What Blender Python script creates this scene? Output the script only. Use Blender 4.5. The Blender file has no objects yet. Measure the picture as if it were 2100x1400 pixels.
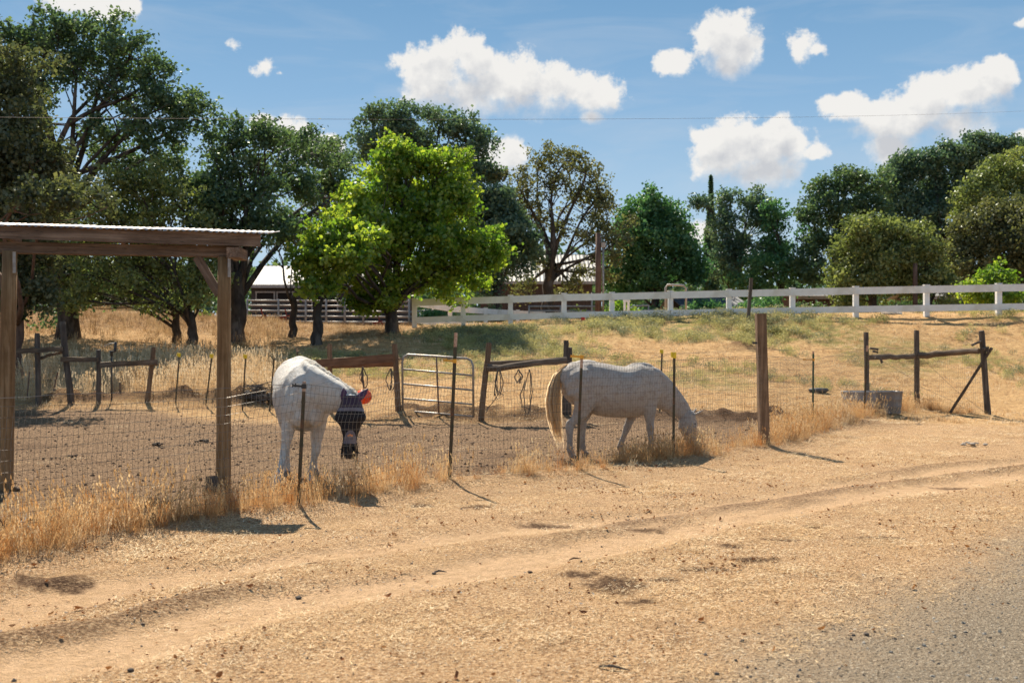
import bpy, math, random
import numpy as np
from mathutils import Vector, Matrix
S = bpy.context.scene
COL = S.collection
R = math.radians
F = 2042.0      # focal length in photo pixels (35 mm on 36 mm, photo 2100 wide)
HY = 715.0      # photo row of the horizon
EYE = 1.6

# ---------------------------------------------------------------- camera
cd = bpy.data.cameras.new("camera"); cam = bpy.data.objects.new("camera", cd); COL.objects.link(cam)
cam.location = (0, 0, EYE); cam.rotation_euler = (R(90), 0, 0)
cd.lens = 35.0; cd.sensor_width = 36.0; cd.shift_y = (HY - 700.0) / 2100.0
cd.clip_start = 0.1; cd.clip_end = 3000
cd.dof.use_dof = True; cd.dof.focus_distance = 11.5; cd.dof.aperture_fstop = 2.8
S.camera = cam
# ---------------------------------------------------------------- light
SUN_AZ = R(-18.0); SUN_EL = R(47.0)
sd = Vector((math.sin(SUN_AZ) * math.cos(SUN_EL), math.cos(SUN_AZ) * math.cos(SUN_EL), math.sin(SUN_EL)))
sl = bpy.data.lights.new("sun", 'SUN'); sl.energy = 5.0; sl.angle = R(0.53); sl.color = (1.0, 0.9, 0.74)
so = bpy.data.objects.new("sun", sl); COL.objects.link(so)
so.rotation_euler = sd.to_track_quat('Z', 'Y').to_euler(); so.location = (0, 0, 30)
S.view_settings.view_transform = 'Standard'; S.view_settings.look = 'None'
S.view_settings.exposure = 0.95; S.view_settings.gamma = 1.0; S.view_settings.use_curve_mapping = False
try:
    S.cycles.max_bounces = 6; S.cycles.diffuse_bounces = 3; S.cycles.glossy_bounces = 2
    S.cycles.transmission_bounces = 3; S.cycles.transparent_max_bounces = 8
except Exception: pass

class NT:
    """tiny node helper"""
    def __init__(s, tree): s.t = tree; s.n = tree.nodes; s.l = tree.links
    def add(s, typ, **kw):
        nd = s.n.new(typ)
        for k, v in kw.items(): setattr(nd, k, v)
        return nd
    def put(s, sock, v):
        if v is None: return
        if hasattr(v, 'is_output') or hasattr(v, 'links'): s.l.new(v, sock)
        else:
            if isinstance(v, (tuple, list)) and len(v) == 3 and sock.type == 'RGBA': v = (*v, 1)
            sock.default_value = v
    def math(s, op, a, b=None, c=None, clamp=False):
        nd = s.add('ShaderNodeMath', operation=op); nd.use_clamp = clamp
        s.put(nd.inputs[0], a); s.put(nd.inputs[1], b)
        if c is not None: s.put(nd.inputs[2], c)
        return nd.outputs[0]
    def vmath(s, op, a, b=None):
        nd = s.add('ShaderNodeVectorMath', operation=op)
        s.put(nd.inputs[0], a); s.put(nd.inputs[1], b)
        return nd.outputs['Value'] if op in ('LENGTH', 'DOT_PRODUCT', 'DISTANCE') else nd.outputs[0]
    def mix(s, f, a, b, blend='MIX'):
        nd = s.add('ShaderNodeMix', data_type='RGBA', blend_type=blend)
        s.put(nd.inputs[0], f); s.put(nd.inputs[6], a); s.put(nd.inputs[7], b)
        return nd.outputs[2]
    def maprange(s, v, a, b, c=0.0, d=1.0, smooth=False):
        nd = s.add('ShaderNodeMapRange'); nd.clamp = True
        if smooth: nd.interpolation_type = 'SMOOTHSTEP'
        for i, x in enumerate((v, a, b, c, d)): s.put(nd.inputs[i], x)
        return nd.outputs[0]
    def noise(s, vec, scale, detail=3.0, rough=0.55, dims='3D', dist=0.0):
        nd = s.add('ShaderNodeTexNoise', noise_dimensions=dims)
        s.put(nd.inputs['Vector'], vec); s.put(nd.inputs['Scale'], scale)
        s.put(nd.inputs['Detail'], detail); s.put(nd.inputs['Roughness'], rough); s.put(nd.inputs['Distortion'], dist)
        return nd.outputs[0]
    def ramp(s, v, stops):
        nd = s.add('ShaderNodeValToRGB'); e = nd.color_ramp.elements
        while len(e) < len(stops): e.new(0.5)
        for i, (p, c) in enumerate(stops):
            e[i].position = p; e[i].color = (*c, 1) if len(c) == 3 else c
        s.put(nd.inputs[0], v); return nd.outputs[0]

# ---------------------------------------------------------------- sky with clouds (by direction)
W = bpy.data.worlds.new("World"); S.world = W; W.use_nodes = True
def build_world():
    t = W.node_tree; t.nodes.clear(); g = NT(t)
    out = g.add('ShaderNodeOutputWorld'); bg = g.add('ShaderNodeBackground')
    sky = g.add('ShaderNodeTexSky', sky_type='NISHITA'); sky.sun_disc = False
    sky.sun_elevation = SUN_EL; sky.sun_rotation = SUN_AZ; sky.altitude = 200
    sky.air_density = 1.0; sky.dust_density = 0.25; sky.ozone_density = 1.6
    co = g.add('ShaderNodeTexCoord').outputs['Generated']
    sep = g.add('ShaderNodeSeparateXYZ'); g.put(sep.inputs[0], co)
    az = g.math('ARCTAN2', sep.outputs[0], sep.outputs[1])
    el = g.math('ARCSINE', sep.outputs[2])
    # cloud group: vector (az, el, 0) -> density
    ng = bpy.data.node_groups.new("cloud_density", 'ShaderNodeTree')
    ng.interface.new_socket("p", in_out='INPUT', socket_type='NodeSocketVector')
    ng.interface.new_socket("d", in_out='OUTPUT', socket_type='NodeSocketFloat')
    k = NT(ng); gi = k.add('NodeGroupInput'); go = k.add('NodeGroupOutput')
    p = gi.outputs[0]
    n1 = k.noise(p, 26.0, 7.0, 0.62); n2 = k.noise(p, 9.0, 2.0, 0.5)
    acc = None
    blobs = [(905,150,80,60),(968,128,62,58),(960,190,115,56),(1060,175,95,58),(1150,182,85,55),(1210,195,66,40),(880,175,52,48),(1212,240,28,16),
             (1490,88,66,60),(1530,102,40,50),(1465,70,46,32),(1388,130,42,26),(1495,125,48,34),
             (1640,96,34,32,.8),(1675,102,34,18,.6),
             (1990,185,95,56),(2050,168,44,48),(1900,220,95,56),(1830,250,85,50),(1732,218,56,32),(1825,305,56,50),(1855,335,44,34),(1960,250,70,40),
             (1550,300,95,64),(1480,315,74,52),(1620,300,64,50),(1572,350,74,36),(1455,330,50,36),(1672,312,36,22),(1600,262,34,34),
             (1040,312,46,40),(1010,335,46,34),(545,255,36,24),(590,275,48,34),(650,300,60,30),(180,6,95,34),(268,8,24,22),
             (2092,48,28,16,.7),(2098,275,22,14,.8),(1432,475,36,26,.8),(1500,510,40,30,.8),(1120,560,80,40,.6),
             (548,140,28,14,.42),(575,150,20,8,.38),(478,95,18,16,.34)]
    for b in blobs:
        px, py, rx, ry = b[:4]; st = b[4] if len(b) > 4 else 1.0
        a0 = math.atan((px - 1050) / F); e0 = math.atan((HY - py) / F * math.cos(a0))
        ra = rx / F * math.cos(a0) ** 2; re = ry / F * math.cos(a0)
        v = k.vmath('SUBTRACT', p, (a0, e0, 0.0)); v = k.vmath('MULTIPLY', v, (1 / ra, 1 / re, 0.0))
        L = k.vmath('LENGTH', v)
        d = k.math('SUBTRACT', 1.0, L)
        d = k.math('MULTIPLY', d, 1.0) if st == 1.0 else k.math('ADD', k.math('MULTIPLY', d, st), -(1 - st) * 0.28)
        acc = d if acc is None else k.math('SMOOTH_MAX', acc, d, 0.12)
    n4 = k.noise(p, 80.0, 4.0, 0.65); s1 = k.math('ADD', k.math('MULTIPLY_ADD', n1, 2.1, -1.05), k.math('MULTIPLY_ADD', n4, 0.7, -0.35)); s2 = k.math('MULTIPLY_ADD', n2, 0.9, -0.42)
    tot = k.math('ADD', k.math('ADD', acc, s1), s2)
    k.put(go.inputs[0], tot)
    def cloud(az_, el_):
        c = g.add('ShaderNodeCombineXYZ'); g.put(c.inputs[0], az_); g.put(c.inputs[1], el_)
        n = g.add('ShaderNodeGroup'); n.node_tree = ng; g.put(n.inputs[0], c.outputs[0]); return n.outputs[0], c.outputs[0]
    d0, pv = cloud(az, el)
    d1, _ = cloud(g.math('ADD', az, -0.006), g.math('ADD', el, 0.024))
    d1c = g.maprange(d1, -0.15, 0.7)
    alpha = g.maprange(d0, g.math('MULTIPLY_ADD', d1c, -0.14, -0.10), g.math('MULTIPLY_ADD', d1c, 0.62, 0.26), 0.0, 1.0, True)
    bl0 = g.noise(pv, 30.0, 5.0, 0.55); bl1 = g.noise(g.vmath('ADD', pv, (-0.004, 0.010, 0.0)), 30.0, 5.0, 0.55)
    billow = g.math('MULTIPLY', g.math('SUBTRACT', bl1, bl0), 2.2)
    shade = g.maprange(g.math('ADD', g.math('ADD', d1, g.math('MULTIPLY', d0, 0.3)), billow), 0.1, 1.25, 0.0, 1.0)
    ccol = g.mix(shade, (5.6, 5.45, 5.2), (3.7, 3.75, 3.9))
    # thin high cirrus
    cm = g.vmath('MULTIPLY', pv, (3.0, 16.0, 1.0))
    cir = g.maprange(g.noise(cm, 1.7, 5.0, 0.6, dist=0.8), 0.45, 0.85, 0.0, 0.30)
    q = lambda *c: tuple(v * 0.60 for v in c)
    grad = g.ramp(g.maprange(el, -0.1, 1.57), [(0.0, q(.40,.36,.30)), (0.055, q(.46,.60,.73)), (0.062, q(.52,.65,.76)), (0.152, q(.38,.55,.715)), (0.206, q(.245,.435,.65)), (0.262, q(.165,.345,.56)), (1.0, q(.08,.20,.42))])
    grad = g.vmath('MULTIPLY', grad, (10.0, 10.0, 10.0))
    skyc = g.mix(0.10, grad, g.mix(1.0, sky.outputs[0], SKY_TINT, 'MULTIPLY'))
    base = g.mix(cir, skyc, (4.0, 4.25, 4.6))
    col = g.mix(g.math('MULTIPLY', alpha, 0.95), base, ccol)
    # other clouds, all round the sky
    far = g.math('MAXIMUM', g.maprange(g.math('ABSOLUTE', az), 0.75, 1.0), g.maprange(el, 0.5, 0.75))
    n3 = g.noise(co, 2.4, 4.0, 0.6)
    gen = g.math('MULTIPLY', g.maprange(n3, 0.56, 0.68), far)
    col2 = g.mix(gen, skyc, (5.1, 5.0, 4.8))
    bg2 = g.add('ShaderNodeBackground'); g.put(bg2.inputs[0], col2)
    inw = g.math('MULTIPLY', g.math('LESS_THAN', g.math('ABSOLUTE', az), 0.62), g.math('MULTIPLY', g.math('LESS_THAN', el, 0.45), g.math('GREATER_THAN', el, 0.0)))
    ms = g.add('ShaderNodeMixShader'); g.put(ms.inputs[0], inw); g.l.new(bg2.outputs[0], ms.inputs[1]); g.l.new(bg.outputs[0], ms.inputs[2])
    g.put(bg.inputs[0], col); bg.inputs[1].default_value = 0.085; bg2.inputs[1].default_value = 0.085
    g.l.new(ms.outputs[0], out.inputs[0])
SKY_TINT = (0.92, 1.0, 1.06)
build_world()

# ---------------------------------------------------------------- numpy noise
_rs = np.random.RandomState(7); _perm = _rs.rand(512, 512)
def vnoise(x, y):
    xi = np.floor(x).astype(int); yi = np.floor(y).astype(int); fx = x - xi; fy = y - yi
    fx = fx * fx * (3 - 2 * fx); fy = fy * fy * (3 - 2 * fy)
    a = _perm[xi % 512, yi % 512]; b = _perm[(xi + 1) % 512, yi % 512]
    c = _perm[xi % 512, (yi + 1) % 512]; d = _perm[(xi + 1) % 512, (yi + 1) % 512]
    return (a * (1 - fx) + b * fx) * (1 - fy) + (c * (1 - fx) + d * fx) * fy
def fbm(x, y, sc, octv=4, off=0.0):
    x = np.asarray(x, float) * sc + off + 100; y = np.asarray(y, float) * sc + off * 1.7 + 100
    s = 0; a = 1; t = 0
    for i in range(octv):
        s = s + a * vnoise(x * 2 ** i + 17 * i, y * 2 ** i + 31 * i); t += a; a *= 0.5
    return s / t - 0.5      # about -0.5..0.5
def sstep(a, b, v):
    t = np.clip((v - a) / (b - a), 0, 1); return t * t * (3 - 2 * t)

# ---------------------------------------------------------------- terrain
def P(px, py, d):          # photo pixel and depth -> world
    return Vector(((px - 1050) * d / F, d, EYE + (HY - py) * d / F))
_c = []
for d in (-200, -60, -20, -5, 0, 3, 6, 9, 12):
    for x in (-80, -30, -15, -8, -4, 0, 4, 8, 15, 30, 80): _c.append((x, d, 0))
for x, d in ((-6,14),(-2,14),(2,14),(6,14),(10,14),(-1,17),(3,17),(6,17),(10,17),(14,17),(4,20),(8,20),(12,20),(18,20),(9,23),(12,24.5),(16,25),(24,25)): _c.append((x, d, 0))
for x, d, z in ((-9,16,.08),(-14,16,.15),(-5,18,.12),(-9,19,.22),(-14,20,.35),(-25,20,.5),(-40,25,1.2)): _c.append((x, d, z))
for px, py, d in ((35,830,22),(200,826,22),(400,822,22),(500,832,22),(650,845,21.5),(820,848,21.5),(985,855,21.5),(1200,850,22),(1450,850,22.3),
    (1600,790,27),(1900,795,28.5),(2100,795,28.5),(1300,790,26.5),(1050,790,26),(1300,762,29),(1600,758,30),(2000,758,31),(1050,760,28.5),
    (1200,700,34),(1600,700,35),(2000,700,34.5),(1400,715,33),(950,700,35),(850,700,34.5),(700,715,33),
    (850,671,40),(950,668,40),(1050,662,40),(1157,656,39.6),(1255,653,39.5),(1375,650,39),(1495,648,39),(1625,647,38.5),(1755,647,38),(1900,646,37.5),(2050,645,37),
    (300,760,27),(50,760,27),(550,760,27),(100,702,33),(350,712,33),(480,702,34.5),(650,706,34),(800,682,39),(600,692,38),
    (100,640,45),(250,636,45),(400,655,43),(520,672,44),(150,668,39),(300,672,39),(-100,650,45),(-400,680,40),
    (560,674,56),(800,668,58),(700,670,60),(600,670,66),(800,668,70),(2500,660,37),(2900,680,36)):
    v = P(px, py, d); _c.append((v.x, v.y, v.z))
for x, d, z in ((0,45,2.65),(6,44,2.8),(14,44,2.8),(22,44,2.8),(-2,55,2.7),(8,60,2.8),(20,60,2.9),(35,45,2.9),(-12,45,2.75),(-30,60,3.6),(-45,45,3.3),(-60,80,3.6),(0,90,3.1),(30,90,3.2),(60,60,3.1),
    (60,30,1.6),(0,130,3.3),(60,130,3.3),(-60,130,3.8),(0,300,3),(200,300,3),(-200,300,3),(0,700,2),(300,0,1),(-300,0,1),(600,600,2),(-600,600,2),(600,-300,1),(-600,-300,1),(0,-600,0)): _c.append((x, d, z))
_c = np.array(_c, float); _X = _c[:, :2]; _n = len(_c)
def _ker(A, B):
    return np.sqrt(((A[:, None, :] - B[None]) ** 2).sum(-1) + 0.6 ** 2)
_K = np.zeros((_n + 1, _n + 1)); _K[:_n, :_n] = _ker(_X, _X) - np.eye(_n) * 0.15; _K[:_n, _n] = 1; _K[_n, :_n] = 1
_w = np.linalg.solve(_K, np.append(_c[:, 2], 0))

def polyd(x, y, pts):
    """distance to a polyline and side"""
    best = np.full(x.shape, 1e9); side = np.zeros(x.shape)
    for (x0, y0), (x1, y1) in zip(pts[:-1], pts[1:]):
        dx, dy = x1 - x0, y1 - y0; L2 = dx * dx + dy * dy
        t = np.clip(((x - x0) * dx + (y - y0) * dy) / L2, 0, 1)
        d = np.hypot(x - x0 - t * dx, y - y0 - t * dy); m = d < best
        best = np.where(m, d, best); side = np.where(m, np.sign((x - x0) * dy - (y - y0) * dx), side)
    return best, side
def gpt(px, py): d = EYE * F / (py - HY); return ((px - 1050) * d / F, d)   # pixel on the flat ground
# front fence line: px, base py, top py of the mesh
FEN = [(-260,1330,842),(0,1150,833),(250,1096,828),(460,1062,816),(612,1042,786),(690,1030,798),(745,1022,800),(828,1004,780),(925,990,757),(1040,982,751),(1190,967,743),(1290,955,744),
       (1382,944,738),(1470,932,733),(1562,920,729),(1668,885,737),(1772,862,715),(1880,846,712),(2020,853,712)]
FXY = [gpt(a, b) for a, b, c in FEN]
TR1 = [gpt(*p) for p in ((-300,1330),(0,1256),(233,1193),(366,1178),(566,1146),(700,1130),(900,1100),(1100,1080),(1266,1066),(1450,1045),(1700,1000),(1950,962),(2300,930))]
TR2 = [gpt(*p) for p in ((-300,1420),(0,1368),(266,1318),(366,1292),(566,1232),(700,1206),(900,1175),(1066,1142),(1200,1120),(1366,1086),(1566,1050),(1800,1010),(2050,975),(2400,945))]
ROAD = [gpt(*p) for p in ((1150,1580),(1320,1470),(1510,1388),(1690,1300),(1860,1218),(2010,1145),(2160,1075),(2450,980),(3000,895))]
FENW = FXY
def wobble(x, y): return fbm(x, y, 0.5, 3, 5.0)
def masks(x, y):
    """soft ground masks 0..1 : road, paddock, track, bank (dark track shoulders), field"""
    m = {}
    d, s = polyd(x, y, ROAD); dd = d * s
    m['road'] = sstep(-0.7, 0.75, dd + 0.45 * fbm(x, y, 1.2, 3, 9.) + 0.35 * fbm(x, y, 6.0, 3, 19.))
    d, s = polyd(x, y, FENW); fs = -d * s                       # >0 behind the fence
    behind = sstep(-0.1, 0.55, fs + 0.7 * fbm(x, y, 1.3, 3, 3.))
    edge = 20.6 + 0.9 * np.sin(x * 0.35) + 1.6 * fbm(x, y, 0.5, 3, 2.)
    edge = edge + 1.2 * sstep(0, 6, x)
    m['pad'] = behind * sstep(0.6, -0.5, y - edge) * sstep(11.8, 8.0, x + 1.5 * fbm(x, y, .5, 3, 8.)) * sstep(-30, -26, x)
    m['field'] = sstep(-0.8, 0.8, y - edge) + 0 * x
    t1, _ = polyd(x, y, TR1); t2, s2 = polyd(x, y, TR2)
    n = fbm(x, y, 1.0, 3, 1.)
    m['track'] = np.clip(sstep(0.34, 0.12, t1 + 0.35 * n) * 0.8 + sstep(0.42, 0.14, t2 + 0.35 * n), 0, 1)
    m['bank'] = np.clip(sstep(0.20, 0.04, np.abs(t2 + 0.2 * n - 0.45)) * (s2 < 0) * sstep(-.32, .10, fbm(x, y, .7, 2, 44.)) + 0.6 * sstep(0.13, 0.03, np.abs(t1 + 0.3 * n - 0.36)) * sstep(-.15, .2, fbm(x, y, .6, 2, 14.)), 0, 1)
    m['fs'] = fs
    return m
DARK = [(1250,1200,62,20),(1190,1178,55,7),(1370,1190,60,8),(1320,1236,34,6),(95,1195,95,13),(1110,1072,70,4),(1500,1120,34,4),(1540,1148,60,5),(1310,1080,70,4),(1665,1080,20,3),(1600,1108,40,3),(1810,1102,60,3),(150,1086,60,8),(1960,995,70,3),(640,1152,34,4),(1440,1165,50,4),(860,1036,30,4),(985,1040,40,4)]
def relief(x, y, z0=None):
    m = masks(x, y)
    near = sstep(26, 12, y) * sstep(-3, 1, y)
    h = 0.030 * fbm(x, y, 0.9, 4, 4.) + 0.022 * fbm(x, y, 4.0, 3, 6.)
    h = h * (1 - 0.8 * m['road']) * (1 - 0.55 * m['track'])
    h = h - 0.045 * m['track'] + 0.035 * m['bank'] - 0.02 * m['road']
    clod = fbm(x, y, 7.0, 3, 12.)
    h = h + m['pad'] * (0.045 * clod + 0.05 * fbm(x, y, 1.2, 3, 21.))
    far = sstep(24, 32, y)
    h = h + far * (0.28 * fbm(x, y, 0.35, 4, 31.) + 0.08 * fbm(x, y, 1.6, 3, 33.))
    # dark churned berm along the far edge of the paddock
    bl = np.exp(-((y - (21.5 + 0.4 * np.sin(x * .7)) ) / 0.75) ** 2) * sstep(-3.5, -2, x) * sstep(8.5, 6.5, x)
    bm = np.maximum(bl, np.exp(-((y - 22.3) / 0.5) ** 2) * sstep(-11.5, -10, x) * sstep(-5, -6, x))
    h = h + bm * (0.15 + 0.60 * fbm(x, y, 2.3, 4, 41.))
    mx, my = (1524 - 1050) * 33.5 / F, 33.5
    em = np.exp(-(((x - mx) / .48) ** 2 + ((y - my) / .5) ** 2)); h = h + em * (.22 + .2 * fbm(x, y, 3., 3, 49.))
    bm = np.maximum(bm, em * .9)
    # grassy ridge under the front fence
    h = h + 0.06 * np.exp(-(m['fs'] / 0.35) ** 2) * (y < 24)
    return h, m, bm
def terr(x, y):
    x = np.atleast_1d(np.asarray(x, float)); y = np.atleast_1d(np.asarray(y, float))
    sh = x.shape; xf = x.ravel(); yf = y.ravel(); out = np.empty(len(xf))
    for i in range(0, len(xf), 20000):
        q = np.stack([xf[i:i + 20000], yf[i:i + 20000]], 1)
        out[i:i + 20000] = _ker(q, _X) @ _w[:_n] + _w[_n]
    return (out + relief(xf, yf)[0]).reshape(sh)
def tz(x, y): return float(terr(x, y)[0])

# ---------------------------------------------------------------- mesh helpers
def tag(o, label=None, cat=None, group=None, kind=None):
    if label: o['label'] = label
    if cat: o['category'] = cat
    if group: o['group'] = group
    if kind: o['kind'] = kind
    return o
def link(name, me, mat=None, parent=None):
    if mat is not None:
        if isinstance(mat, (list, tuple)):
            for q in mat: me.materials.append(q)
        elif not me.materials: me.materials.append(mat)
    o = bpy.data.objects.new(name, me); COL.objects.link(o)
    if parent is not None: o.parent = parent
    return o
def empty(name, loc=(0, 0, 0), rz=0.0, label=None, cat=None, group=None):
    o = bpy.data.objects.new(name, None); COL.objects.link(o); o.location = loc; o.rotation_euler = (0, 0, rz)
    o.empty_display_size = 0.2
    return tag(o, label, cat, group)
class MB:
    def __init__(s): s.v = []; s.f = []
    def add(s, vs, fs):
        b = len(s.v); s.v += [tuple(q) for q in vs]; s.f += [tuple(i + b for i in q) for q in fs]; return s
    def box(s, c, d, rot=None):
        c = Vector(c); hx, hy, hz = d[0] / 2, d[1] / 2, d[2] / 2
        vs = [Vector((x, y, z)) for x in (-hx, hx) for y in (-hy, hy) for z in (-hz, hz)]
        if rot is not None: vs = [rot @ q for q in vs]
        return s.add([q + c for q in vs], [(0,1,3,2),(4,6,7,5),(0,4,5,1),(2,3,7,6),(0,2,6,4),(1,5,7,3)])
    def beam(s, a, b, w, h, up=(0, 0, 1), jit=0.0, seg=1, rnd=random):
        """rectangular beam from a to b, optionally rough"""
        a = Vector(a); b = Vector(b); t = (b - a).normalized(); u = Vector(up)
        sdv = t.cross(u)
        if sdv.length < 1e-3: sdv = t.cross(Vector((1, 0, 0)))
        sdv.normalize(); u = sdv.cross(t).normalized()
        vs = []
        for i in range(seg + 1):
            c = a.lerp(b, i / seg)
            for sx, sy in ((-1, -1), (1, -1), (1, 1), (-1, 1)):
                vs.append(c + sdv * (sx * w / 2 + rnd.uniform(-jit, jit)) + u * (sy * h / 2 + rnd.uniform(-jit, jit)))
        fs = [(3, 2, 1, 0), tuple(seg * 4 + i for i in range(4))]
        for i in range(seg):
            for k in range(4):
                fs.append((i * 4 + k, i * 4 + (k + 1) % 4, i * 4 + 4 + (k + 1) % 4, i * 4 + 4 + k))
        return s.add(vs, fs)
    def tube(s, pts, rad, n=6, caps=True, jit=0.0, rnd=random):
        pts = [Vector(q) for q in pts]
        if not isinstance(rad, (list, tuple)): rad = [rad] * len(pts)
        prev = None; vs = []; m = len(pts)
        for i, c in enumerate(pts):
            t = (pts[min(i + 1, m - 1)] - pts[max(i - 1, 0)])
            if t.length < 1e-9: t = Vector((0, 0, 1))
            t.normalize()
            if prev is None:
                prev = t.cross(Vector((0.13, 0.97, 0.2)))
                if prev.length < 0.2: prev = t.cross(Vector((1, 0, 0)))
            u = (prev - t * prev.dot(t)).normalized(); w = t.cross(u); prev = u
            for k in range(n):
                a = 2 * math.pi * k / n; r = rad[i] * (1 + rnd.uniform(-jit, jit)) if jit else rad[i]
                vs.append(c + u * (math.cos(a) * r) + w * (math.sin(a) * r))
        fs = [(i * n + k, i * n + (k + 1) % n, (i + 1) * n + (k + 1) % n, (i + 1) * n + k) for i in range(m - 1) for k in range(n)]
        if caps: fs += [tuple(range(n))[::-1], tuple((m - 1) * n + k for k in range(n))]
        return s.add(vs, fs)
    def loft(s, secs, n=20, side=(0, 1, 0)):
        """secs: (center, half width along side, half height)[, side]"""
        m = len(secs); vs = []
        cs = [Vector(q[0]) for q in secs]
        for i, q in enumerate(secs):
            t = (cs[min(i + 1, m - 1)] - cs[max(i - 1, 0)]).normalized()
            sv = Vector(q[3]) if len(q) > 3 else Vector(side)
            sv = (sv - t * sv.dot(t)).normalized(); u = t.cross(sv)
            for k in range(n):
                a = 2 * math.pi * k / n
                vs.append(cs[i] + sv * (math.cos(a) * q[1]) + u * (math.sin(a) * q[2]))
        fs = [(i * n + k, i * n + (k + 1) % n, (i + 1) * n + (k + 1) % n, (i + 1) * n + k) for i in range(m - 1) for k in range(n)]
        fs += [tuple(range(n))[::-1], tuple((m - 1) * n + k for k in range(n))]
        return s.add(vs, fs)
    def mesh(s, name, smooth=False):
        me = bpy.data.meshes.new(name); me.from_pydata([tuple(q) for q in s.v], [], s.f); me.update()
        if smooth: me.shade_smooth()
        return me
    def build(s, name, mat, parent=None, smooth=False, loc=None):
        o = link(name, s.mesh(name, smooth), mat, parent)
        if loc is not None: o.location = loc
        return o
def np_mesh(name, V, Fq):
    """V (N,3), Fq (M,k) constant-size faces"""
    V = np.asarray(V, np.float32); Fq = np.asarray(Fq, np.int32); me = bpy.data.meshes.new(name)
    m, k = Fq.shape
    me.vertices.add(len(V)); me.vertices.foreach_set('co', V.ravel())
    me.loops.add(m * k); me.loops.foreach_set('vertex_index', Fq.ravel())
    me.polygons.add(m); me.polygons.foreach_set('loop_start', np.arange(m, dtype=np.int32) * k)
    me.update(calc_edges=True)
    return me
def fattr(me, name, arr, dom='POINT'):
    a = me.attributes.new(name, 'FLOAT', dom); a.data.foreach_set('value', np.asarray(arr, np.float32).ravel())

# ---------------------------------------------------------------- materials
def mat_new(name):
    m = bpy.data.materials.new(name); m.use_nodes = True; t = m.node_tree; t.nodes.clear(); g = NT(t)
    out = g.add('ShaderNodeOutputMaterial'); b = g.add('ShaderNodeBsdfPrincipled'); g.l.new(b.outputs[0], out.inputs[0])
    b.inputs['Roughness'].default_value = 0.8
    b.inputs['Specular IOR Level'].default_value = 0.25
    return m, g, b, out
def bump(g, b, h, strength=0.5, dist=0.01):
    nd = g.add('ShaderNodeBump'); nd.inputs['Strength'].default_value = strength; nd.inputs['Distance'].default_value = dist
    g.put(nd.inputs['Height'], h); g.l.new(nd.outputs[0], b.inputs['Normal'])
def objco(g): return g.add('ShaderNodeTexCoord').outputs['Object']
def m_plain(name, c1, c2, scale=8.0, rough=0.7, metal=0.0, bs=0.0, c3=None, spec=0.3, stretch=None):
    m, g, b, o = mat_new(name); co = objco(g)
    if stretch: co = g.vmath('MULTIPLY', co, stretch)
    n = g.noise(co, scale, 5.0, 0.6)
    col = g.mix(g.maprange(n, 0.35, 0.65), c1, c2)
    if c3 is not None:
        col = g.mix(g.maprange(g.noise(co, scale * 0.37, 4.0, 0.6), 0.52, 0.62), col, c3)
    g.put(b.inputs['Base Color'], col); b.inputs['Roughness'].default_value = rough; b.inputs['Metallic'].default_value = metal
    b.inputs['Specular IOR Level'].default_value = spec
    if bs: bump(g, b, n, bs, 0.01)
    return m
def m_wood(name, c1, c2, c3, axis='Z', sc=1.0, bs=0.6):
    """weathered wood, grain along an object axis"""
    m, g, b, o = mat_new(name); co = objco(g)
    st = {'Z': (14, 14, 0.9), 'X': (0.9, 14, 14)}[axis]
    v = g.vmath('MULTIPLY', co, tuple(q * sc for q in st))
    n = g.noise(v, 1.6, 5.0, 0.6, dist=0.7); n2 = g.noise(g.vmath('MULTIPLY', v, (3, 3, 1.5)), 3.0, 3.0, 0.7)
    big = g.noise(co, 2.3, 3.0, 0.6)
    info = g.add('ShaderNodeObjectInfo').outputs['Random']
    col = g.ramp(n, [(0.25, c1), (0.5, c2), (0.72, c3)])
    col = g.mix(g.maprange(big, 0.4, 0.7, 0.0, 0.5), col, tuple(q * 0.55 for q in c1))
    col = g.mix(g.maprange(n2, 0.62, 0.7, 0.0, 0.75), col, tuple(q * 0.25 for q in c1))
    col = g.mix(1.0, col, g.ramp(info, [(0, (0.8, 0.8, 0.8)), (1, (1.15, 1.12, 1.1))]), 'MULTIPLY')
    g.put(b.inputs['Base Color'], col); b.inputs['Roughness'].default_value = 0.88
    bump(g, b, g.math('ADD', n, g.math('MULTIPLY', n2, 0.7)), bs, 0.012)
    return m
M = {}
M['post'] = m_wood('post_wood', (0.10, 0.065, 0.04), (0.22, 0.14, 0.085), (0.33, 0.23, 0.15))
M['pole'] = m_wood('round_pole_wood', (0.13, 0.07, 0.03), (0.27, 0.165, 0.08), (0.42, 0.29, 0.165))
M['oldpost'] = m_wood('old_post_wood', (0.05, 0.04, 0.035), (0.11, 0.09, 0.075), (0.19, 0.16, 0.13))
M['beam'] = m_wood('shelter_beam_wood', (0.085, 0.055, 0.038), (0.20, 0.135, 0.095), (0.33, 0.24, 0.175), 'X', bs=.9)
M['rail'] = m_wood('old_rail_wood', (0.07, 0.05, 0.035), (0.16, 0.115, 0.08), (0.27, 0.21, 0.15), 'X')
M['rdrail'] = m_wood('board_rail_wood', (0.12, 0.06, 0.035), (0.20, 0.11, 0.065), (0.27, 0.16, 0.10), 'X')
M['white'] = m_plain('white_fence_paint', (0.82, 0.81, 0.79), (0.74, 0.72, 0.69), 2.2, 0.5, c3=(0.66, 0.63, 0.57))
M['steel'] = m_plain('galvanised_pipe', (0.40, 0.38, 0.35), (0.24, 0.20, 0.17), 9.0, 0.5, 0.6)
M['rust'] = m_plain('rusty_pipe', (0.13, 0.08, 0.06), (0.22, 0.13, 0.09), 20.0, 0.7, 0.3)
M['wire'] = m_plain('fence_wire', (0.26, 0.23, 0.20), (0.15, 0.13, 0.11), 30.0, 0.38, 0.6)
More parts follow.
